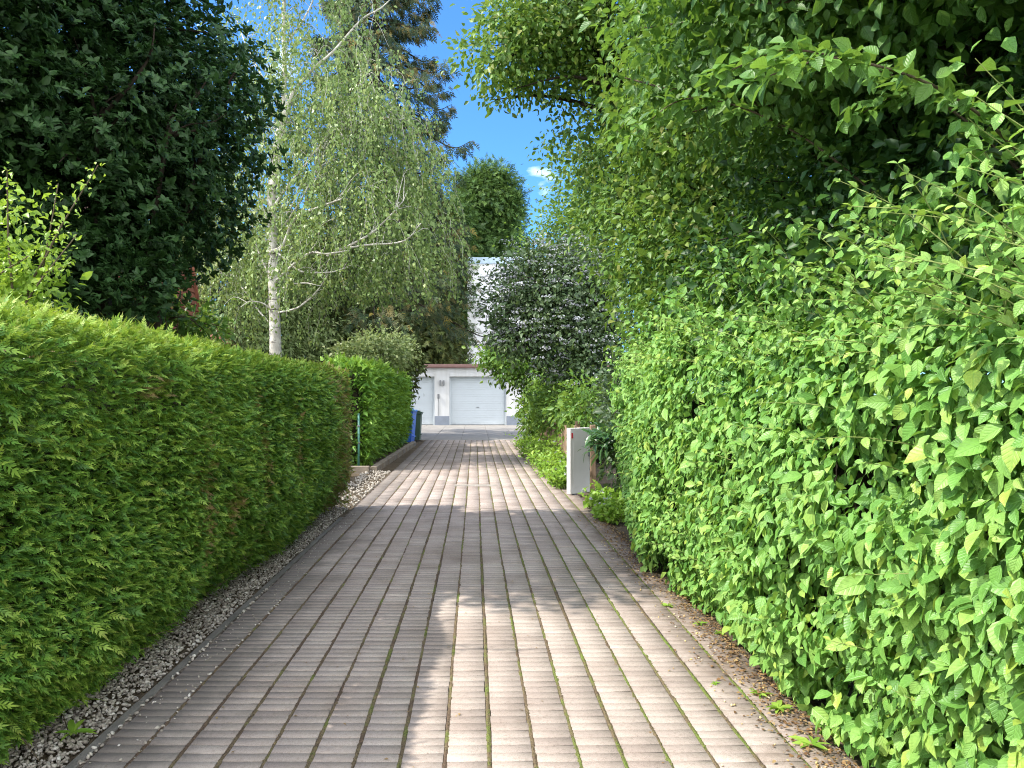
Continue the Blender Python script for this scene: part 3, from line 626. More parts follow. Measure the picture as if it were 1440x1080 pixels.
# pale flowering shrub above the left hedge
bl = [(*P(160, 442, 9.3), .5, .5, .26), (*P(205, 445, 9.6), .4, .5, .28), (*P(275, 462, 9.9), .45, .5, .16), (*P(120, 445, 9.0), .35, .4, .2)]
def umbels(L_, tb, rg, t):
    for (px, py) in ((150, 403), (172, 412), (205, 392), (212, 385), (186, 425), (232, 405), (160, 428), (215, 432), (250, 445), (132, 418)):
        c = P(px, py, 9.1); q = curve([c+[rg.normal(0, .1), 0, -.9], c+[0, 0, -.3], c], 8); tb.add(q, np.linspace(.008, .004, 8), 5)
        k = 80; a = rg.uniform(0, 6.28, k); r = .10*np.sqrt(rg.random(k)); p = c+np.stack([r*np.cos(a), r*np.sin(a), .03-2.2*r*r+rg.normal(0, .006, k)], 1)
        F_ = Leaves(); F_.add(PETAL, p, rg.normal(0, 1, (k, 3))*[1, 1, .2], rg.normal(0, .2, (k, 3))+[0, 0, 1], .026, rg.random(k)); F_.build('flower_head', M['pale'], t, False)
tree('flowering_shrub', 'pale green shrub with flat creamy flower heads just above the left hedge', 'shrub', [([(*P(200, 440, 9.6)[:2], 0), tuple(P(200, 470, 9.6)), tuple(P(205, 430, 9.6))], .04, .015)], bl,
     [dict(tpl=LEAF4, nc=360, per=9, spread=.10, size=.085, inner=.1, tone0=.35)], 'shrub', 'twig', 40, 23, .02, extra=umbels)

# birch
BY = 18.0
def birch():
    rg = np.random.default_rng(31); t = thing('birch_tree', 'white barked weeping birch rising behind the left hedge', 'tree'); tb = Tubes()
    def limb(px, ra, rb, dy=0.0, n=26, y0=0.0, sides=9):
        if ra < .079: ra *= .68
        pts = [P(x, y, BY+y0+dy*i/(len(px)-1)) for i, (x, y) in enumerate(px)]
        q = curve(pts, n); tb.add(q, np.linspace(ra, rb, n), sides, .035, rg); return q
    roots = [limb([(390, 655), (388, 520), (386, 430), (384, 350), (383, 260), (391, 200), (401, 160), (415, 126)], .155, .07, .2, 40),
             limb([(383, 262), (393, 210), (400, 120), (399, 29), (402, -60), (406, -170)], .085, .025, 1.2, 30),
             limb([(413, 128), (440, 97), (469, 72), (508, 28), (535, 12), (560, -12)], .062, .010, -.6, 26),
             limb([(380, 355), (398, 345), (415, 307), (448, 292), (480, 280)], .075, .02, -1.2),
             limb([(384, 300), (393, 278), (430, 231), (440, 217), (462, 190)], .055, .014, -.6), limb([(398, 320), (418, 290), (440, 250), (447, 235)], .045, .012, -1.0),
             limb([(386, 400), (397, 386), (433, 357), (459, 357), (492, 352)], .055, .014, -1.5), limb([(386, 352), (397, 361), (422, 381), (462, 383), (490, 376)], .045, .01, -1.0),
             limb([(386, 420), (379, 390), (361, 347), (356, 320), (340, 300)], .05, .012, .8), limb([(390, 440), (420, 432), (445, 410), (462, 385)], .04, .008, -1.4), limb([(388, 460), (366, 440), (345, 410), (330, 395)], .04, .01, .8),
             limb([(460, 360), (513, 334), (538, 314), (567, 283)], .045, .01, -.6, y0=-.8), limb([(470, 352), (513, 345), (567, 339), (592, 314)], .04, .01, -.8, y0=-.8),
             limb([(440, 217), (477, 188), (500, 144), (512, 110)], .04, .01, -.6), limb([(462, 190), (500, 175), (530, 165), (560, 168)], .035, .008, -.4), limb([(404, 60), (425, 30), (440, 0), (450, -40)], .04, .01, .2), limb([(395, 150), (370, 110), (345, 60), (330, 20)], .045, .01, .6),
             limb([(385, 330), (372, 300), (362, 262), (358, 240)], .04, .008, -.5), limb([(386, 415), (404, 402), (428, 398), (450, 402)], .035, .007, -1.0), limb([(384, 310), (404, 300), (422, 262), (428, 236)], .035, .007, -.8), limb([(388, 445), (372, 428), (352, 424), (338, 432)], .035, .007, -.6), limb([(433, 357), (446, 340), (452, 318), (470, 306)], .028, .006, -1.2, y0=-.4)]
    R_ = np.concatenate([q[5:] for q in roots])
    def E(px, py, rx, rz, ry=None, dy=0.0): return (*P(px, py, BY+dy), rx, ry or rx*.85, rz)
    blobs = [E(470, 290, 2.3, 2.1, dy=-.4), E(425, 110, 2.0, 2.4), E(330, 380, 1.15, 1.4, dy=.6), E(565, 330, 1.25, 1.9, dy=-.3), E(440, -110, 1.9, 2.0), E(510, 150, 1.6, 1.5, dy=-.4), E(360, 230, 1.2, 2.0, dy=.6), E(485, 385, 1.3, 1.0, dy=.2), E(575, 230, 1.0, 1.1, dy=-.3)]
    c_, d, _ = blob_points(blobs, 2000, rg, .2, .2); L_ = Leaves()
    for i, p in enumerate(c_):
        a = R_[np.argmin(np.linalg.norm(R_-p, axis=1)+rg.random(len(R_))*1.0)]
        if i % 5 == 0 and np.linalg.norm(a-p) < 1.3: tb.add(curve([a, (a+p)/2+[0, 0, .25*np.linalg.norm(a-p)], p], 7), np.linspace(.008, .003, 7), 4)
        ln = min(rg.uniform(.45, 1.7), max(.3, p[2]-(2.7 if p[0] < -3.6 else 3.7))); k = int(ln*24); s = np.linspace(0, 1, k)
        arc = np.stack([d[i, 0]*.28*ln*s**.6+.05*np.sin(s*7+i), d[i, 1]*.28*ln*s**.6+.05*np.cos(s*6+i*2), -ln*s**1.25+.08*s], 1)+p
        if i % 3 == 0: tb.add(arc[::3], np.linspace(.0035, .0015, len(arc[::3])), 3)
        q = arc+rg.normal(0, .035, (k, 3))
        L_.add(TINY, q, rg.normal(0, .45, (k, 3))+[d[i, 0]*.3, d[i, 1]*.3, -.9], rg.normal(0, .6, (k, 3))+[-.25, -.45, .35], .078*np.exp(rg.normal(0, .25, k)), np.clip(.42+.2*rg.standard_normal(k)+rg.normal(0, .1), 0, 1))
    tb.build('trunk', M['birchbark'], t); L_.build('crown', M['birch'], t, False)
birch()

# conifers and trees behind
def spruce(label, x, y, H, z0, reach, n, seed, tw):
    rg = np.random.default_rng(seed); t = thing('spruce_tree', label, 'tree', (0, 0, 0)); tb = Tubes(); L_ = Leaves()
    tb.add(curve([(x, y, 0), (x+.05, y, H*.5), (x, y, H)], 24), np.linspace(.30, .03, 24), 10, .03, rg)
    for i in range(n):
        z = z0+(H-z0)*(i/n)**1.05; a = i*2.39996+rg.normal(0, .3); ln = reach*(1-(z-z0)/(H-z0))**.75*rg.uniform(.6, 1.15)+.3
        dv = np.array([math.cos(a), math.sin(a), 0]); b = np.array([x, y, z]); q = curve([b, b+dv*ln*.45+[0, 0, -.05*ln], b+dv*ln*.8+[0, 0, -.20*ln], b+dv*ln+[0, 0, -.12*ln]], 16)
        tb.add(q, np.linspace(.05, .008, 16), 5); side = np.cross(dv, [0, 0, 1.])
        for k in range(3, 16):
            m_ = tw; sgn = np.where(rg.random(m_) < .5, -1, 1); lat = rg.random(m_)*(.34*ln*(1-.75*k/16)+.12)
            p = q[k]+side*(sgn*lat)[:, None]+rg.normal(0, .06, (m_, 3))-np.array([0, 0, 1])*(.25*lat+.20*rg.random(m_))[:, None]
            L_.add(NEEDLE3, p, dv*.6+side*sgn[:, None]*.4+np.array([0, 0, -.75])+rg.normal(0, .3, (m_, 3)), rg.normal(0, .5, (m_, 3))+[0, -.4, .7], rg.uniform(.22, .42, m_), np.clip(.33+.25*rg.standard_normal(m_)+(rg.random(m_) < .06)*.5, 0, 1))
    tb.build('trunk', M['bark'], t); L_.build('crown', M['spruce'], t, False); return t
spruce('tall dark spruce with drooping boughs and brown cones behind the birch', -3.9, 30.0, 24.0, 5.0, 4.7, 160, 41, 11)
def conifer(label, x, y, H, r, seed, mat='yew', n=2600, tpl=NEEDLE3, size=.42, name='conifer_tree', group=None, zb=.6, shape=.55):
    rg = np.random.default_rng(seed); k = 9
    bl = [(x+rg.normal(0, .12*r), y+rg.normal(0, .12*r), zb+(H-zb)*(i+.5)/k, r*(1-(i/k)**1.6*shape)*.95, r*(1-(i/k)**1.6*shape)*.95, (H-zb)/k*.95) for i in range(k)]
    return tree(name, label, 'tree', [([(x, y, 0), (x, y, H*.5), (x, y, H*.92)], .03*H*.6, .03)], bl, [dict(tpl=tpl, nc=n, per=7, spread=.28, size=size, inner=.55, up=.7, out=.5, droop=.35, lump=.35, tone0=.4, clumptone=.2)], mat, 'bark', 60, seed, .06, group, False)
conifer('olive brown conifer rising behind the garage roof, left of the others', -5.2, 44.5, 14.0, 2.6, 51)
conifer('low olive yew standing between the birch and the far hedge', -5.3, 28, 7.6, 1.9, 50, 'yew', 1800, NEEDLE3, .34, 'yew_tree')
conifer('dull yellowish conifer behind the middle of the garage roof', -2.6, 43.2, 12.2, 1.9, 52)
conifer('dark narrow conifer beside the corner of the tall white house', -1.25, 48, 13.0, 1.5, 53, 'pine')
# round headed pine
bl = [(.9, 52, 15.0, 1.9, 2.0, 1.7), (1.6, 52, 13.9, 1.6, 1.8, 1.3), (.1, 51.6, 13.4, 1.5, 1.6, 1.4), (1.9, 51.8, 12.2, 1.3, 1.6, .8), (.5, 51.4, 11.6, 1.7, 1.6, .8), (1.6, 51.6, 10.6, 1.5, 1.7, .7), (.2, 51.5, 9.8, 1.6, 1.7, .8)]
tree('round_pine_tree', 'round topped green pine standing against the blue sky beyond the white house', 'tree', [([(1.2, 52, 0), (1.1, 52, 8), (.9, 52, 15)], .32, .06)], bl, [dict(tpl=NEEDLE3, nc=2600, per=7, spread=.26, size=.40, inner=.7, up=.8, out=.6, droop=.1, lump=.42, clumptone=.2), dict(tpl=NEEDLE3, blobs=[(.9, 52, 15.2, 1.9, 2, 1.7), (1.6, 52, 14.1, 1.5, 1.7, 1.2)], nc=900, per=8, spread=.22, size=.34, inner=.8, up=1.1, out=.7, droop=-.1, lump=.3, tone0=.8)], 'pine', 'bark', 40, 55, .08, None, False)  # second leaf set paints the dome lighter, as if sunlit
conifer('dark ragged conifer between the spruce and the round topped pine', -1.0, 50, 14.0, 1.9, 54, 'pine')
# light loose trees
bl = [(-8.6, 24.5, 4.2, 2.2, 2, 2.6), (-7.2, 24.5, 2.8, 1.8, 1.8, 1.8), (-9.6, 24, 7.2, 2, 2, 2.6), (-6.8, 25, 5.6, 1.3, 1.5, 2.0), (-7.6, 25.5, 1.6, 3.0, 1.2, 1.8), (-5.6, 25.8, 2.6, 1.6, 1.2, 1.8), (-7.0, 25.5, 3.8, 1.6, 1.2, 1.8)]
tree('willow_tree', 'pale silvery green tree seen behind the birch trunk', 'tree', [([(-8.4, 24.5, 0), (-8.5, 24.5, 3), (-8.8, 24.5, 7.5)], .2, .04)], bl, [dict(tpl=SLIM, nc=4600, per=13, spread=.24, size=.17, inner=.35, droop=.8, up=.35)], 'pale', 'twig', 60, 56, .05, None, False)
bl = [(3.4, 27, 6.0, 2.0, 2, 2.4), (4.4, 26, 8.2, 2, 2, 2), (2.9, 28, 3.8, 1.5, 1.8, 1.8)]
tree('maple_tree', 'yellowish green tree behind the flowering shrub on the right', 'tree', [([(3.8, 27, 0), (3.8, 27, 4), (4.0, 27, 8)], .18, .04)], bl, [dict(tpl=TINY, nc=1500, per=13, spread=.25, size=.14, inner=.4)], 'dogwood2', 'bark', 50, 57, .05, None, False)
# shrubs over the far left hedge
bl = [(*P(530, 492, 21.5), .95, .8, .55), (*P(500, 500, 20.5), .6, .6, .35), (*P(562, 500, 22.5), .5, .6, .45)]
tree('pale_shrub', 'pale creamy green shrub topping the far thuja hedge', 'shrub', [([(-3.0, 21.6, 0), (-3.0, 21.6, 1.5), (-2.9, 21.5, 2.6)], .05, .02)], bl, [dict(tpl=TINY, nc=420, per=10, spread=.12, size=.10, inner=.2, tone0=.6)], 'pale', 'twig', 40, 58, .02, None, False)
bl = [(*P(566, 535, 26.2), .40, .5, .72), (*P(555, 512, 25.9), .6, .5, .5), (*P(584, 512, 26.4), .28, .4, .26)]
tree('hazel_bush', 'leafy bush hanging over the bins beside the garage, brownish below', 'shrub', [([(-2.7, 26.4, 0), (-2.5, 26.4, 1.2), (-2.3, 26.3, 2.2)], .05, .02)], bl, [dict(tpl=LEAF4, nc=330, per=9, spread=.12, size=.14, inner=.2, tone0=.5)], 'yew', 'twig', 30, 59, .02)
bl = [(*P(600, 500, 26.2), .28, .3, .18), (*P(575, 488, 26), .3, .3, .15)]

# ------------------------------------------------------------------ right hand trees
# apple tree reaching over the hedge near the camera
def apple_extra(L_, tb, rg, t):
    br = [((2.3, 2.9, 2.2), (1.7, 2.6, 2.55), (1.15, 2.35, 2.62), (.80, 2.2, 2.50)), ((2.4, 3.2, 2.4), (1.8, 3.0, 2.75), (1.2, 2.8, 2.85), (.85, 2.7, 2.72)), ((2.6, 3.4, 2.6), (2.2, 3.3, 2.85), (1.8, 3.2, 2.85), (1.5, 3.1, 2.7)),
          ((2.3, 4.2, 2.6), (1.7, 4.1, 3.0), (1.1, 3.9, 3.1), (.75, 3.8, 2.85)), ((2.6, 5, 2.8), (1.8, 4.9, 3.4), (1.2, 4.8, 3.5), (.85, 4.8, 3.2))]
    fr = MB()
    for b in br:
        q = curve(b, 40); tb.add(q, np.linspace(.007, .002, 40), 6)
        for k in range(6, 40):
            for _ in range(4):
                p = q[k]+rg.normal(0, .02, 3); dv = unit(q[min(k+1, 39)]-q[k-1])
                L_.add(LEAF, p[None], (dv*.6+rg.normal(0, .6, 3)+[-.1, 0, -.15])[None], (rg.normal(0, .4, 3)+[-.3, -.2, .8])[None], .072*rg.uniform(.7, 1.2), np.clip(.62+.2*rg.standard_normal(), 0, 1))
    v, f = ico(3)
    for (a, b_, c_) in (P(938, 160, 4.3), P(942, 175, 4.4), P(1118, 105, 2.45)):
        me = raw_mesh('apple', v*[.05, .05, .047]+0, f, None, True); o_ = link('apple', me, t, M['applefruit']); o_.location = (a, b_, c_)
bl = [(2.05, 3.2, 3.75, 1.05, 1.3, .65), (2.3, 5.1, 4.1, 1.4, 1.4, .85), (2.9, 3.4, 4.0, 1.2, 1.8, .8), (2.05, 2.0, 3.45, .85, .8, .5), (1.75, 4.4, 3.9, .85, .9, .6), (1.6, 3.3, 4.1, .8, 1.2, .5), (2.4, 3.8, 3.45, .9, 1.6, .35), (1.8, 2.2, 3.9, .8, .8, .45)]
tree('apple_tree', 'apple tree with big bright leaves reaching over the hedge at upper right', 'tree', [([(3.0, 3.9, 0), (2.95, 3.9, 1.2), (2.7, 3.8, 2.4), (2.4, 3.8, 3.4)], .11, .04), ([(2.95, 3.9, 1.4), (2.9, 3.2, 2.3), (2.5, 2.6, 3.0)], .05, .02), ([(2.9, 3.9, 1.6), (3.0, 4.6, 2.6), (2.6, 5.2, 3.8)], .06, .02)], bl,
     [dict(tpl=LEAF, nc=6400, per=9, spread=.085, size=.062, inner=.25, tone0=.45)], 'apple', 'twig', 120, 61, .03, None, True, apple_extra)
# shaded shrubs behind the hedge
bl = [(2.65, 2.6, 2.3, .75, 1.2, .8), (2.55, 4.4, 2.5, .75, 1.3, .9), (2.45, 6.2, 2.6, .8, 1.3, 1.0), (2.7, 3.5, 3.0, .6, 1.5, .6), (2.8, 5.2, 3.3, .6, 1.5, .7), (2.15, 5.6, 2.3, .5, 1.3, .5), (2.2, 7.4, 2.35, .5, 1.2, .55), (2.2, 3.6, 2.2, .45, 1.2, .45)]
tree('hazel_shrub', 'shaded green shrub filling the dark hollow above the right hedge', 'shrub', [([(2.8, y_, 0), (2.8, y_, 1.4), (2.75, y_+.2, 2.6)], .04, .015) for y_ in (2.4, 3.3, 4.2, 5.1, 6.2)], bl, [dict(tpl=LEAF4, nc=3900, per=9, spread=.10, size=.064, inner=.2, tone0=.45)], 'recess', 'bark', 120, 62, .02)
# taller tree beyond, leaning over the drive
bl = [(2.75, 9.3, 3.7, 1.45, 1.9, 1.5), (2.35, 8.2, 3.0, .95, 1.4, 1.2), (2.7, 10.3, 5.2, 1.75, 1.8, 1.5), (2.0, 10.0, 6.4, 1.35, 1.4, .9), (1.0, 9.8, 6.25, .85, 1.0, .8), (.45, 9.7, 5.95, .62, .8, .62), (3.3, 7.6, 5.2, 1.8, 1.8, 1.8), (2.2, 7.4, 4.3, .9, 1.2, .9), (2.8, 7.6, 6.9, 2.2, 2.0, 1.0)]
tree('lilac_tree', 'tall yellowish green leafy tree leaning over the drive on the right', 'tree', [([(2.9, 9.5, 0), (2.9, 9.5, 1.6), (2.6, 9.6, 3.6), (1.9, 9.8, 5.6), (1.1, 9.8, 6.3)], .12, .03), ([(3.0, 9.3, 0), (3.1, 8.9, 2), (3.1, 8.2, 4), (2.9, 7.8, 5.8)], .1, .03), ([(3.0, 9.8, 0), (3.1, 10.3, 2.2), (2.9, 10.5, 5.0)], .09, .03)], bl,
     [dict(tpl=LEAF4, nc=8600, per=9, spread=.105, size=.075, inner=.35, tone0=.5, clumptone=.16)], 'dogwood2', 'bark', 170, 63, .04)
# blossoming shrub
def blossoms(L_, tb, rg, t):
    F_ = Leaves(); c_, d, _ = blob_points(BLS, 620, rg, .8, .3)
    for k in range(18): F_.add(PETAL, c_+d*.05+rg.normal(0, .055, c_.shape)*[1.5, 1.2, .42], rg.standard_normal(c_.shape), d*.5+rg.normal(0, .35, c_.shape)+[0, -.2, .6], .036*np.exp(rg.normal(0, .25, len(c_))), np.clip(rg.normal(.45, .25, len(c_)), 0, 1))
    F_.build('blossoms', M['blossom'], t, False)
BLS = [(1.75, 17.6, 3.75, 1.55, 1.5, 1.3), (2.6, 17.4, 3.1, 1.3, 1.4, 1.6), (.98, 17.6, 3.6, .80, .9, .75), (1.7, 17.3, 3.0, 1.2, 1.2, .9), (2.7, 16.9, 2.2, .9, 1.0, 1.0), (1.55, 17.9, 4.5, 1.0, 1.0, .6), (.85, 17.5, 2.9, .5, .6, .35), (2.5, 17.7, 4.4, .9, 1.0, .7)]
tree('blossom_shrub', 'large dark shrub covered in small white blossoms overhanging the right of the drive', 'shrub', [([(3.0, 17.8, 0), (2.9, 17.8, 1.4), (2.3, 17.7, 2.8), (1.6, 17.6, 3.8)], .09, .02), ([(3.1, 17.7, 0), (3.0, 17.5, 1.6), (2.8, 17.3, 3.4)], .07, .02), ([(2.9, 17.9, 0), (2.6, 17.9, 1.5), (1.5, 17.7, 2.9)], .06, .02)], BLS,
     [dict(tpl=LEAF4, nc=2300, per=9, spread=.13, size=.095, inner=.45, lump=.32)], 'blossomleaf', 'bark', 110, 64, .03, None, True, blossoms)
# green shrubs below and beyond it
bl = [(1.35, 23.2, 2.55, 1.15, 1.0, .72), (.75, 23.4, 2.75, .75, .7, .42), (2.2, 23, 2.0, 1.0, 1.2, 1.1)]
tree('forsythia_bush', 'light green bush arching in front of the white garage below the blossoms', 'shrub', [([(2.3, 23.2, 0), (2.2, 23.2, 1.2), (1.5, 23.2, 2.5)], .05, .02), ([(2.4, 23.0, 0), (2.3, 23, 1.0), (2.2, 22.9, 2.0)], .05, .02)], bl, [dict(tpl=LEAF4, nc=620, per=9, spread=.13, size=.13, inner=.3, tone0=.55)], 'shrub', 'twig', 60, 65, .02)
bl = [(2.05, 21.0, 1.35, .75, 1.2, .95), (2.2, 18.8, 1.3, .65, 1.2, .9), (1.9, 22.6, .9, .55, .8, .8), (2.05, 16.8, 1.35, .5, .9, .55), (2.15, 15.2, 1.3, .45, .8, .5)]
tree('elder_bush', 'leafy green bush growing through the weathered wooden fence', 'shrub', [([(2.2, y_, 0), (2.2, y_, .8), (2.1, y_, 1.5)], .03, .012) for y_ in (15.4, 16.8, 18.5, 19.6, 21, 22.4)], bl, [dict(tpl=LEAF4, nc=1000, per=9, spread=.12, size=.11, inner=.2, tone0=.6)], 'shrub', 'twig', 60, 66, .02)
bl = [(2.45, 11.4, 1.0, .5, 1.1, .9), (2.6, 13.2, 1.3, .5, 1.2, 1.0), (2.35, 10.2, .8, .4, .6, .75)]
tree('privet_shrub', 'dark shrub in the gap between the right hedge and the white gate', 'shrub', [([(2.5, y_, 0), (2.5, y_, .8), (2.45, y_, 1.6)], .03, .012) for y_ in (10.3, 11.4, 12.4, 13.4)], bl, [dict(tpl=LEAF4, nc=800, per=9, spread=.11, size=.085, inner=.2, tone0=.3)], 'blossomleaf', 'bark', 60, 67, .02)
def laurel_extra(L_, tb, rg, t):
    for i in range(34):
        a = rg.uniform(1.9, 5.2); dv = unit(np.array([math.cos(a), math.sin(a), rg.uniform(-.1, .8)])); b = np.array([2.05, 10.5, .75]); q = curve([b, b+dv*.25+[0, 0, .1], b+dv*rg.uniform(.35, .55)+[0, 0, .08]], 10); tb.add(q, np.linspace(.007, .003, 10), 5)
        for k in range(3, 10): L_.add(LANCE, q[k][None], (dv*.7+rg.normal(0, .5, 3)+[0, 0, -.2])[None], (rg.normal(0, .3, 3)+[-.2, -.2, .9])[None], rg.uniform(.14, .21), np.clip(.5+.2*rg.standard_normal(), 0, 1))
tree('laurel_shrub', 'glossy laurel with long leaves just behind the far end of the right hedge', 'shrub', [([(2.1, 10.5, 0), (2.1, 10.5, .4), (2.05, 10.5, .8)], .03, .015)], [(2.05, 10.5, .95, .3, .3, .3)], [dict(tpl=LANCE, nc=12, per=6, spread=.1, size=.16, inner=.2)], 'laurel', 'twig', 8, 68, .01, None, True, laurel_extra)

# ------------------------------------------------------------------ fence, gate, post, bins
fc = thing('wooden_fence', 'weathered brown board fence half hidden by bushes on the right', 'fence', (0, 0, 0)); fr = np.random.default_rng(71)
for yy in np.arange(12.9, 25, 1.9): MB().box(1.93, 2.02, yy-.045, yy+.045, -.1, 1.08, .006).build('post', M['oldwood'], fc)
for z in (.28, .82): MB().box(1.90, 1.929, 12.8, 24.6, z-.035, z+.035, .004).build('rail', M['oldwood'], fc)
for i, yy in enumerate(np.arange(12.85, 24.6, .145)):
    h = .98+fr.normal(0, .015); MB().box(1.872+fr.normal(0, .002), 1.899, yy+.006, yy+.128, .06+fr.normal(0, .01), h, .004).build('board', M['oldwood'], fc)
gp = thing('gate_panel', 'white gate panel standing open at the right edge of the drive', 'gate', (1.50, 12.08, 0), R(40))
MB().box(.0, .46, 0, .088, .02, 1.06, .008).build('panel', M['whitepaint'], gp)
MB().box(.02, .05, -.012, -.002, .90, .985, .003).build('reflector', M['redplastic'], gp)
MB().box(.06, .43, -.006, -.001, .12, .84, .002).build('inset_board', M['whitepaint'], gp)
MB().box(.40, .43, -.03, -.007, .60, .70, .004).build('latch', M['metalgrey'], gp)
MB().box(.10, .16, .02, .07, -.12, .018, .004).build('foot', M['metalgrey'], gp)
fp = thing('fence_post', 'slim green metal fence post in front of the far hedge', 'post', (-2.42, 16.0, .17))
MB().cyl((0, 0, -.3), (0, 0, 1.0), .024).build('pole', M['greenmetal'], fp, True); MB().cyl((0, 0, 1.0), (0, 0, 1.025), .028, .018).build('cap', M['greenmetal'], fp)
for z in (.40, .75): MB().box(-.03, .03, -.03, .03, z, z+.03, .004).build('clamp', M['metalgrey'], fp)
def bin_(label, x, y, rz, body, lid, w=.58, d=.72, h=1.06):
    b = thing('wheelie_bin', label, 'bin', (x, y, 0.004), rz); mb = MB()
    lv = [(.03, .82), (.35, .88), (.90, .98), (h-.06, 1.0)]; v = []; f = []
    for z, s in lv: v += [(-w/2*s, -d/2*s, z), (w/2*s, -d/2*s, z), (w/2*s, d/2*s, z), (-w/2*s, d/2*s, z)]
    for i in range(3):
        for j in range(4): f.append((i*4+j, i*4+(j+1) % 4, i*4+4+(j+1) % 4, i*4+4+j))
    f += [(0, 3, 2, 1), (12, 13, 14, 15)]; mb.v = v; mb.f = f
    mb.box(-w/2-.02, w/2+.02, -d/2-.02, d/2+.02, h-.075, h-.03, .008); mb.box(-w/2*.6, w/2*.6, -d/2-.012, -d/2*.9, .2, .22)
    bo = mb.build('body', M[body], b)
    lm = MB().box(-w/2-.03, w/2+.03, -d/2-.035, d/2+.01, h-.028, h+.012, .012).box(-w/2+.05, w/2-.05, -d/2+.05, d/2-.05, h+.013, h+.05, .02)
    lm.build('lid', M[lid], b); MB().cyl((-w/2+.05, d/2+.06, h-.03), (w/2-.05, d/2+.06, h-.03), .016).box(-w/2+.03, -w/2+.055, d/2+.012, d/2+.07, h-.05, h-.01).box(w/2-.055, w/2-.03, d/2+.012, d/2+.07, h-.05, h-.01).build('handle', M[lid], b)
    for s in (-1, 1):
        wl = MB().cyl((s*(w/2-.02), d/2-.04, .1), (s*(w/2+.03), d/2-.04, .1), .1, n=20).build('wheel', M['rubber'], b); MB().cyl((s*(w/2+.031), d/2-.04, .1), (s*(w/2+.036), d/2-.04, .1), .045, n=14).build('hub', M['whitepaint'], wl)
    return b
bin_('blue wheelie bin standing by the far end of the left hedge', -2.33, 25.2, R(82), 'blueplastic', 'bluelid')
bin_('dark green wheelie bin standing behind the blue one', -2.14, 26.4, R(88), 'greenplastic', 'greenplastic', .50, .62, .97)

# ------------------------------------------------------------------ garage and houses
GY = 39.3
ga = thing('garage', 'low white double garage with roller doors closing the end of the drive', 'garage', (0, GY, 0))
w_ = MB(); w_.box(-8, -5.1, 0, 6, .0, 2.47).box(-2.07, -1.31, 0, 6, .0, 2.47).box(1.60, 8, 0, 6, .0, 2.47).box(-8, 8, 0, 6, 2.471, 2.93)
w_.box(-1.31, 1.6, .30, .5, 0, 2.47); w_.box(-5.1, -2.07, .30, .5, 0, 2.47); w_.build('wall', M['render'], ga)
rf = MB().box(-8.15, 8.15, -.16, 6.1, 2.932, 3.09, .01).build('roof', M['terra'], ga); MB().box(-8.18, 8.18, -.19, -.163, 2.98, 3.12, .004).build('gutter', M['terra'], rf)
MB().box(-1.30, 1.59, -.05, -.002, 2.49, 2.66, .006).build('door_lintel', M['render'], ga); MB().box(-5.09, -2.08, -.05, -.002, 2.49, 2.66, .006).build('door_lintel', M['render'], ga)
for x0, x1 in ((-8, -5.1), (-2.07, -1.31), (1.6, 8)): MB().box(x0+.003, x1-.003, -.025, -.001, 0, .47, .004).build('plinth', M['plinth'], ga)
for x0, x1 in ((-1.31, 1.60), (-5.10, -2.07)):
    d_ = MB()
    for i in range(20): z = .03+i*.1195; d_.box(x0+.085, x1-.085, .20+.0, .235, z, z+.1165, .004)
    do = d_.build('garage_door', M['doorpaint'], ga); MB().box(x0+.002, x0+.08, .15, .26, 0, 2.46, .004).box(x1-.08, x1-.002, .15, .26, 0, 2.46, .004).box(x0+.081, x1-.081, .15, .26, 2.40, 2.46, .004).build('frame', M['doorpaint'], do)
    MB().box((x0+x1)/2-.07, (x0+x1)/2+.07, .17, .198, .9, .93, .003).build('handle', M['metalgrey'], do)
for x in (-1.78, -1.60):
    lp = MB().box(x-.035, x+.035, -.10, -.02, 2.02, 2.30, .01).build('wall_lamp', M['metalgrey'], ga); MB().box(x-.015, x+.015, -.02, -.001, 2.12, 2.2).build('bracket', M['metalgrey'], lp)
kp = MB().box(-1.92, -1.82, -.06, -.001, 1.36, 1.60, .01).build('keypad', M['metalgrey'], ga); MB().box(-1.885, -1.868, -.018, -.001, .47, 1.358).build('conduit', M['metalgrey'], ga)
M['housewall'] = plain('house_render', (.78, .80, .83), .85, .2, .05, 1.5, .3, 200)
wh = thing('white_house', 'tall plain white house rising behind the garage on the right', 'house', (-.46, 47, 0))
MB().box(0, 9, 0, 8, 0, 9.55).build('wall', M['housewall'], wh); MB().box(-.06, 9.06, -.06, 8.06, 9.552, 9.95, .01).build('roof', plain('pale_blue_fascia', (.42, .55, .68), .5, .4), wh)
for x in (2.2, 5.4):
    for z in (3.9, 6.7):
        wf = MB().box(x, x+1.3, -.03, -.001, z, z+1.3, .004).build('window', M['whitepaint'], wh); MB().box(x+.08, x+1.22, -.036, -.031, z+.08, z+1.22).build('pane', M['glass'], wf)
ho = thing('tiled_house', 'house with terracotta roof glimpsed through the dark evergreen tree', 'house', (-12.5, 17, 0))
MB().box(-4, 4.6, 0, 8, 0, 3.4).build('wall', M['brickwall'], ho)
MB().prism([(-4, 3.402), (4.6, 3.402), (.3, 7.2)], -.02, -.001).build('gable', M['render'], ho)
rb = MB()
for s, xe in ((-1, -4.5), (1, 5.1)):
    for i in range(12):
        a = i/12; b_ = (i+1.12)/12; x0, z0 = xe+(.3-xe)*a, 3.05+(7.35-3.05)*a; x1, z1 = xe+(.3-xe)*b_, 3.05+(7.35-3.05)*b_
        rb.prism([(x0, z0+.05), (x1, z1+.0), (x1, z1+.03), (x0, z0+.09)], -.4, 8.4)
rb.build('roof', M['rooftile'], ho); MB().box(1.6, 2.2, 3, 3.6, 4.5, 7.6, .01).build('chimney', M['brickwall'], ho)
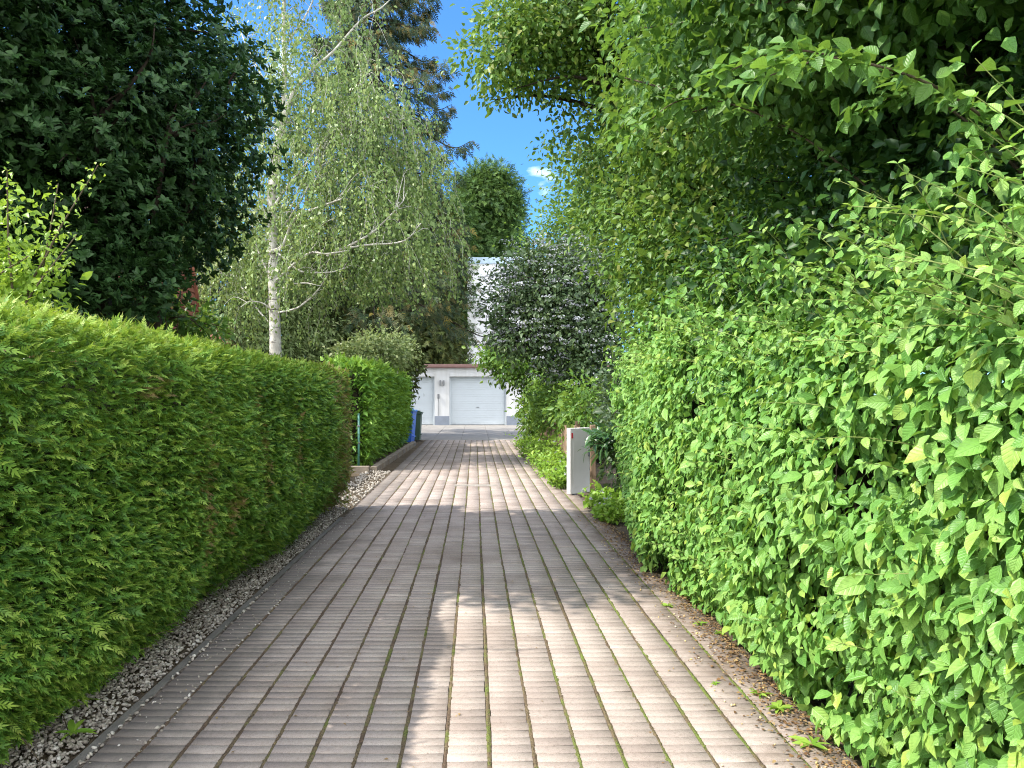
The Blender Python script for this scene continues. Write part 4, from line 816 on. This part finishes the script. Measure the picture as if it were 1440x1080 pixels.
for x in (-2.6, 1.6):
    wf = MB().box(x, x+1.2, -.05, -.001, 1.1, 2.4, .005).build('window', M['whitepaint'], ho); MB().box(x+.08, x+1.12, -.056, -.051, 1.18, 2.32).build('pane', M['glass'], wf)
# little red-brown garden shed, its gable wall boarded
sh = thing('garden_shed', 'red brown boarded garden shed showing above the left hedge', 'shed', (-5.70, 12.6, 0), R(0))
pw = MB()
for i in range(31):
    z = .05+i*.125; xr = .80-.55*z/3.42
    pw.box(-1.6, xr, 0, .02, z, z+.118, .004)
pw.build('wall', M['shedwood'], sh); rt = MB()
for i in range(34):
    z0, z1 = i*.118, i*.118+.128; xa = .86-.65*z0/4.04; xb = .86-.65*z1/4.04
    rt.prism([(xa-.03, z0), (xa+.034, z0), (xb+.014, z1), (xb-.03, z1)], -.10, 2.16)
rt.build('roof', M['shedwood'], sh); tr = MB()
for y0 in (-.16, 2.161): tr.prism([(.84, .0), (.94, .0), (.29, 4.06), (.19, 4.06)], y0, y0+.058)
tr.build('barge_board', M['shedwood'], sh)
MB().box(-1.2, -.6, -.03, -.004, 1.2, 2.1, .005).build('shutter', M['shedwood'], sh)

# ------------------------------------------------------------------ weeds
def rosette_weed(seed, n=11, ln=.075):
    rg = np.random.default_rng(seed); L_ = Leaves(); a = np.arange(n)*2.4+rg.normal(0, .3, n)
    tip = np.stack([np.cos(a), np.sin(a), rg.uniform(.05, .55, n)], 1); L_.add(LANCE, np.tile([0, 0, .004], (n, 1)), tip, np.tile([0, 0, 1.], (n, 1))+rg.normal(0, .2, (n, 3)), ln*rg.uniform(.6, 1.15, n), rg.random(n)); return L_
wl_ = [((940, 853), 'small weed rosette on the paving, farthest up the right hedge', .9), ((985, 878), 'little weed rosette close against the right hedge', .8), ((1012, 892), 'weed rosette tucked under the hedge leaves beside the drive', .8), ((1068, 978), 'flat weed rosette growing in brown litter by the hedge', 1.0),
       ((1095, 999), 'bright green weed rosette, second from the bottom of the picture', 1.35), ((1143, 1050), 'largest bright weed rosette nearest the camera on the paving', 1.35), ((1006, 962), 'tiny weed sprouting in a paving joint', .45), ((912, 800), 'weed tuft at the foot of the hedge near the drive shadow', 1.0)]
wr = None
for i, ((px, py), lab, s) in enumerate(wl_):
    Y = EYE*FPX/(py-VY); o_ = rosette_weed(90).build('weed_rosette', M['weed']) if wr is None else wr.copy()
    if wr is None: wr = o_
    else: COL.objects.link(o_)
    o_.location = ((px-VX)/FPX*Y, Y, .002); o_.rotation_euler = (0, 0, i*1.3); o_.scale = (s, s, s); tag(o_, lab, 'weed', 'weeds sprouting beside the right hedge')
wf_ = rosette_weed(93, 9, .10).build('seedling', M['weed']); wf_.location = (-1.86, 3.55, .03); tag(wf_, 'small broad leaved seedling in the gravel under the left hedge', 'weed')
def clump(label, x, y, r, h, seed, n=90):
    rg = np.random.default_rng(seed); t = thing('weed_clump', label, 'weed', (x, y, 0), 0, 'weed clumps along the wooden fence'); L_ = Leaves(); tb = Tubes(); F_ = Leaves()
    for i in range(n):
        a = rg.uniform(0, 6.28); rr = r*math.sqrt(rg.random()); b = np.array([rr*math.cos(a)*.6, rr*math.sin(a), 0]); hh = h*rg.uniform(.45, 1.1)*(1-.4*rr/r); q = curve([b, b+[.1*rg.normal(0, r), .1*rg.normal(0, r), hh*.6], b+[rg.normal(0, .25*r), rg.normal(0, .25*r), hh]], 9)
        tb.add(q, np.linspace(.004, .0015, 9), 4)
        k = 14; p = q[rg.integers(2, 9, k)]+rg.normal(0, .015, (k, 3)); L_.add(LEAF4, p, rg.normal(0, .7, (k, 3))+[0, 0, .2], rg.normal(0, .4, (k, 3))+[-.2, -.2, .9], .07*np.exp(rg.normal(0, .25, k)), np.clip(.45+.22*rg.standard_normal(k), 0, 1))
        if i % 6 == 0: F_.add(PETAL, np.tile(q[-1], (4, 1))+rg.normal(0, .012, (4, 3)), rg.standard_normal((4, 3)), rg.normal(0, .3, (4, 3))+[-.3, -.3, .9], .035, .5+.5*rg.random(4))
    tb.build('stems', M['shoot'], t); L_.build('leaves', M['weed'], t); F_.build('blossoms', M['blossom'], t, False)
clump('bright green weeds in front of the white gate panel', 1.84, 10.6, .42, .32, 81, 120)
clump('low flowering weeds between the gate panel and the hedge end', 1.74, 9.75, .3, .28, 82, 60)
clump('white flowered weeds just beyond the white gate panel', 1.60, 13.3, .55, .45, 83)
clump('yellowish weeds along the near boards of the wooden fence', 1.62, 15.0, .7, .6, 84)
clump('tall green weeds against the middle of the wooden fence', 1.64, 17.0, .8, .75, 85)
clump('weeds spilling onto the drive before the bushes', 1.66, 19.2, .8, .6, 86)
clump('weeds at the far end of the wooden fence by the forecourt', 1.75, 22.6, .9, .55, 87)
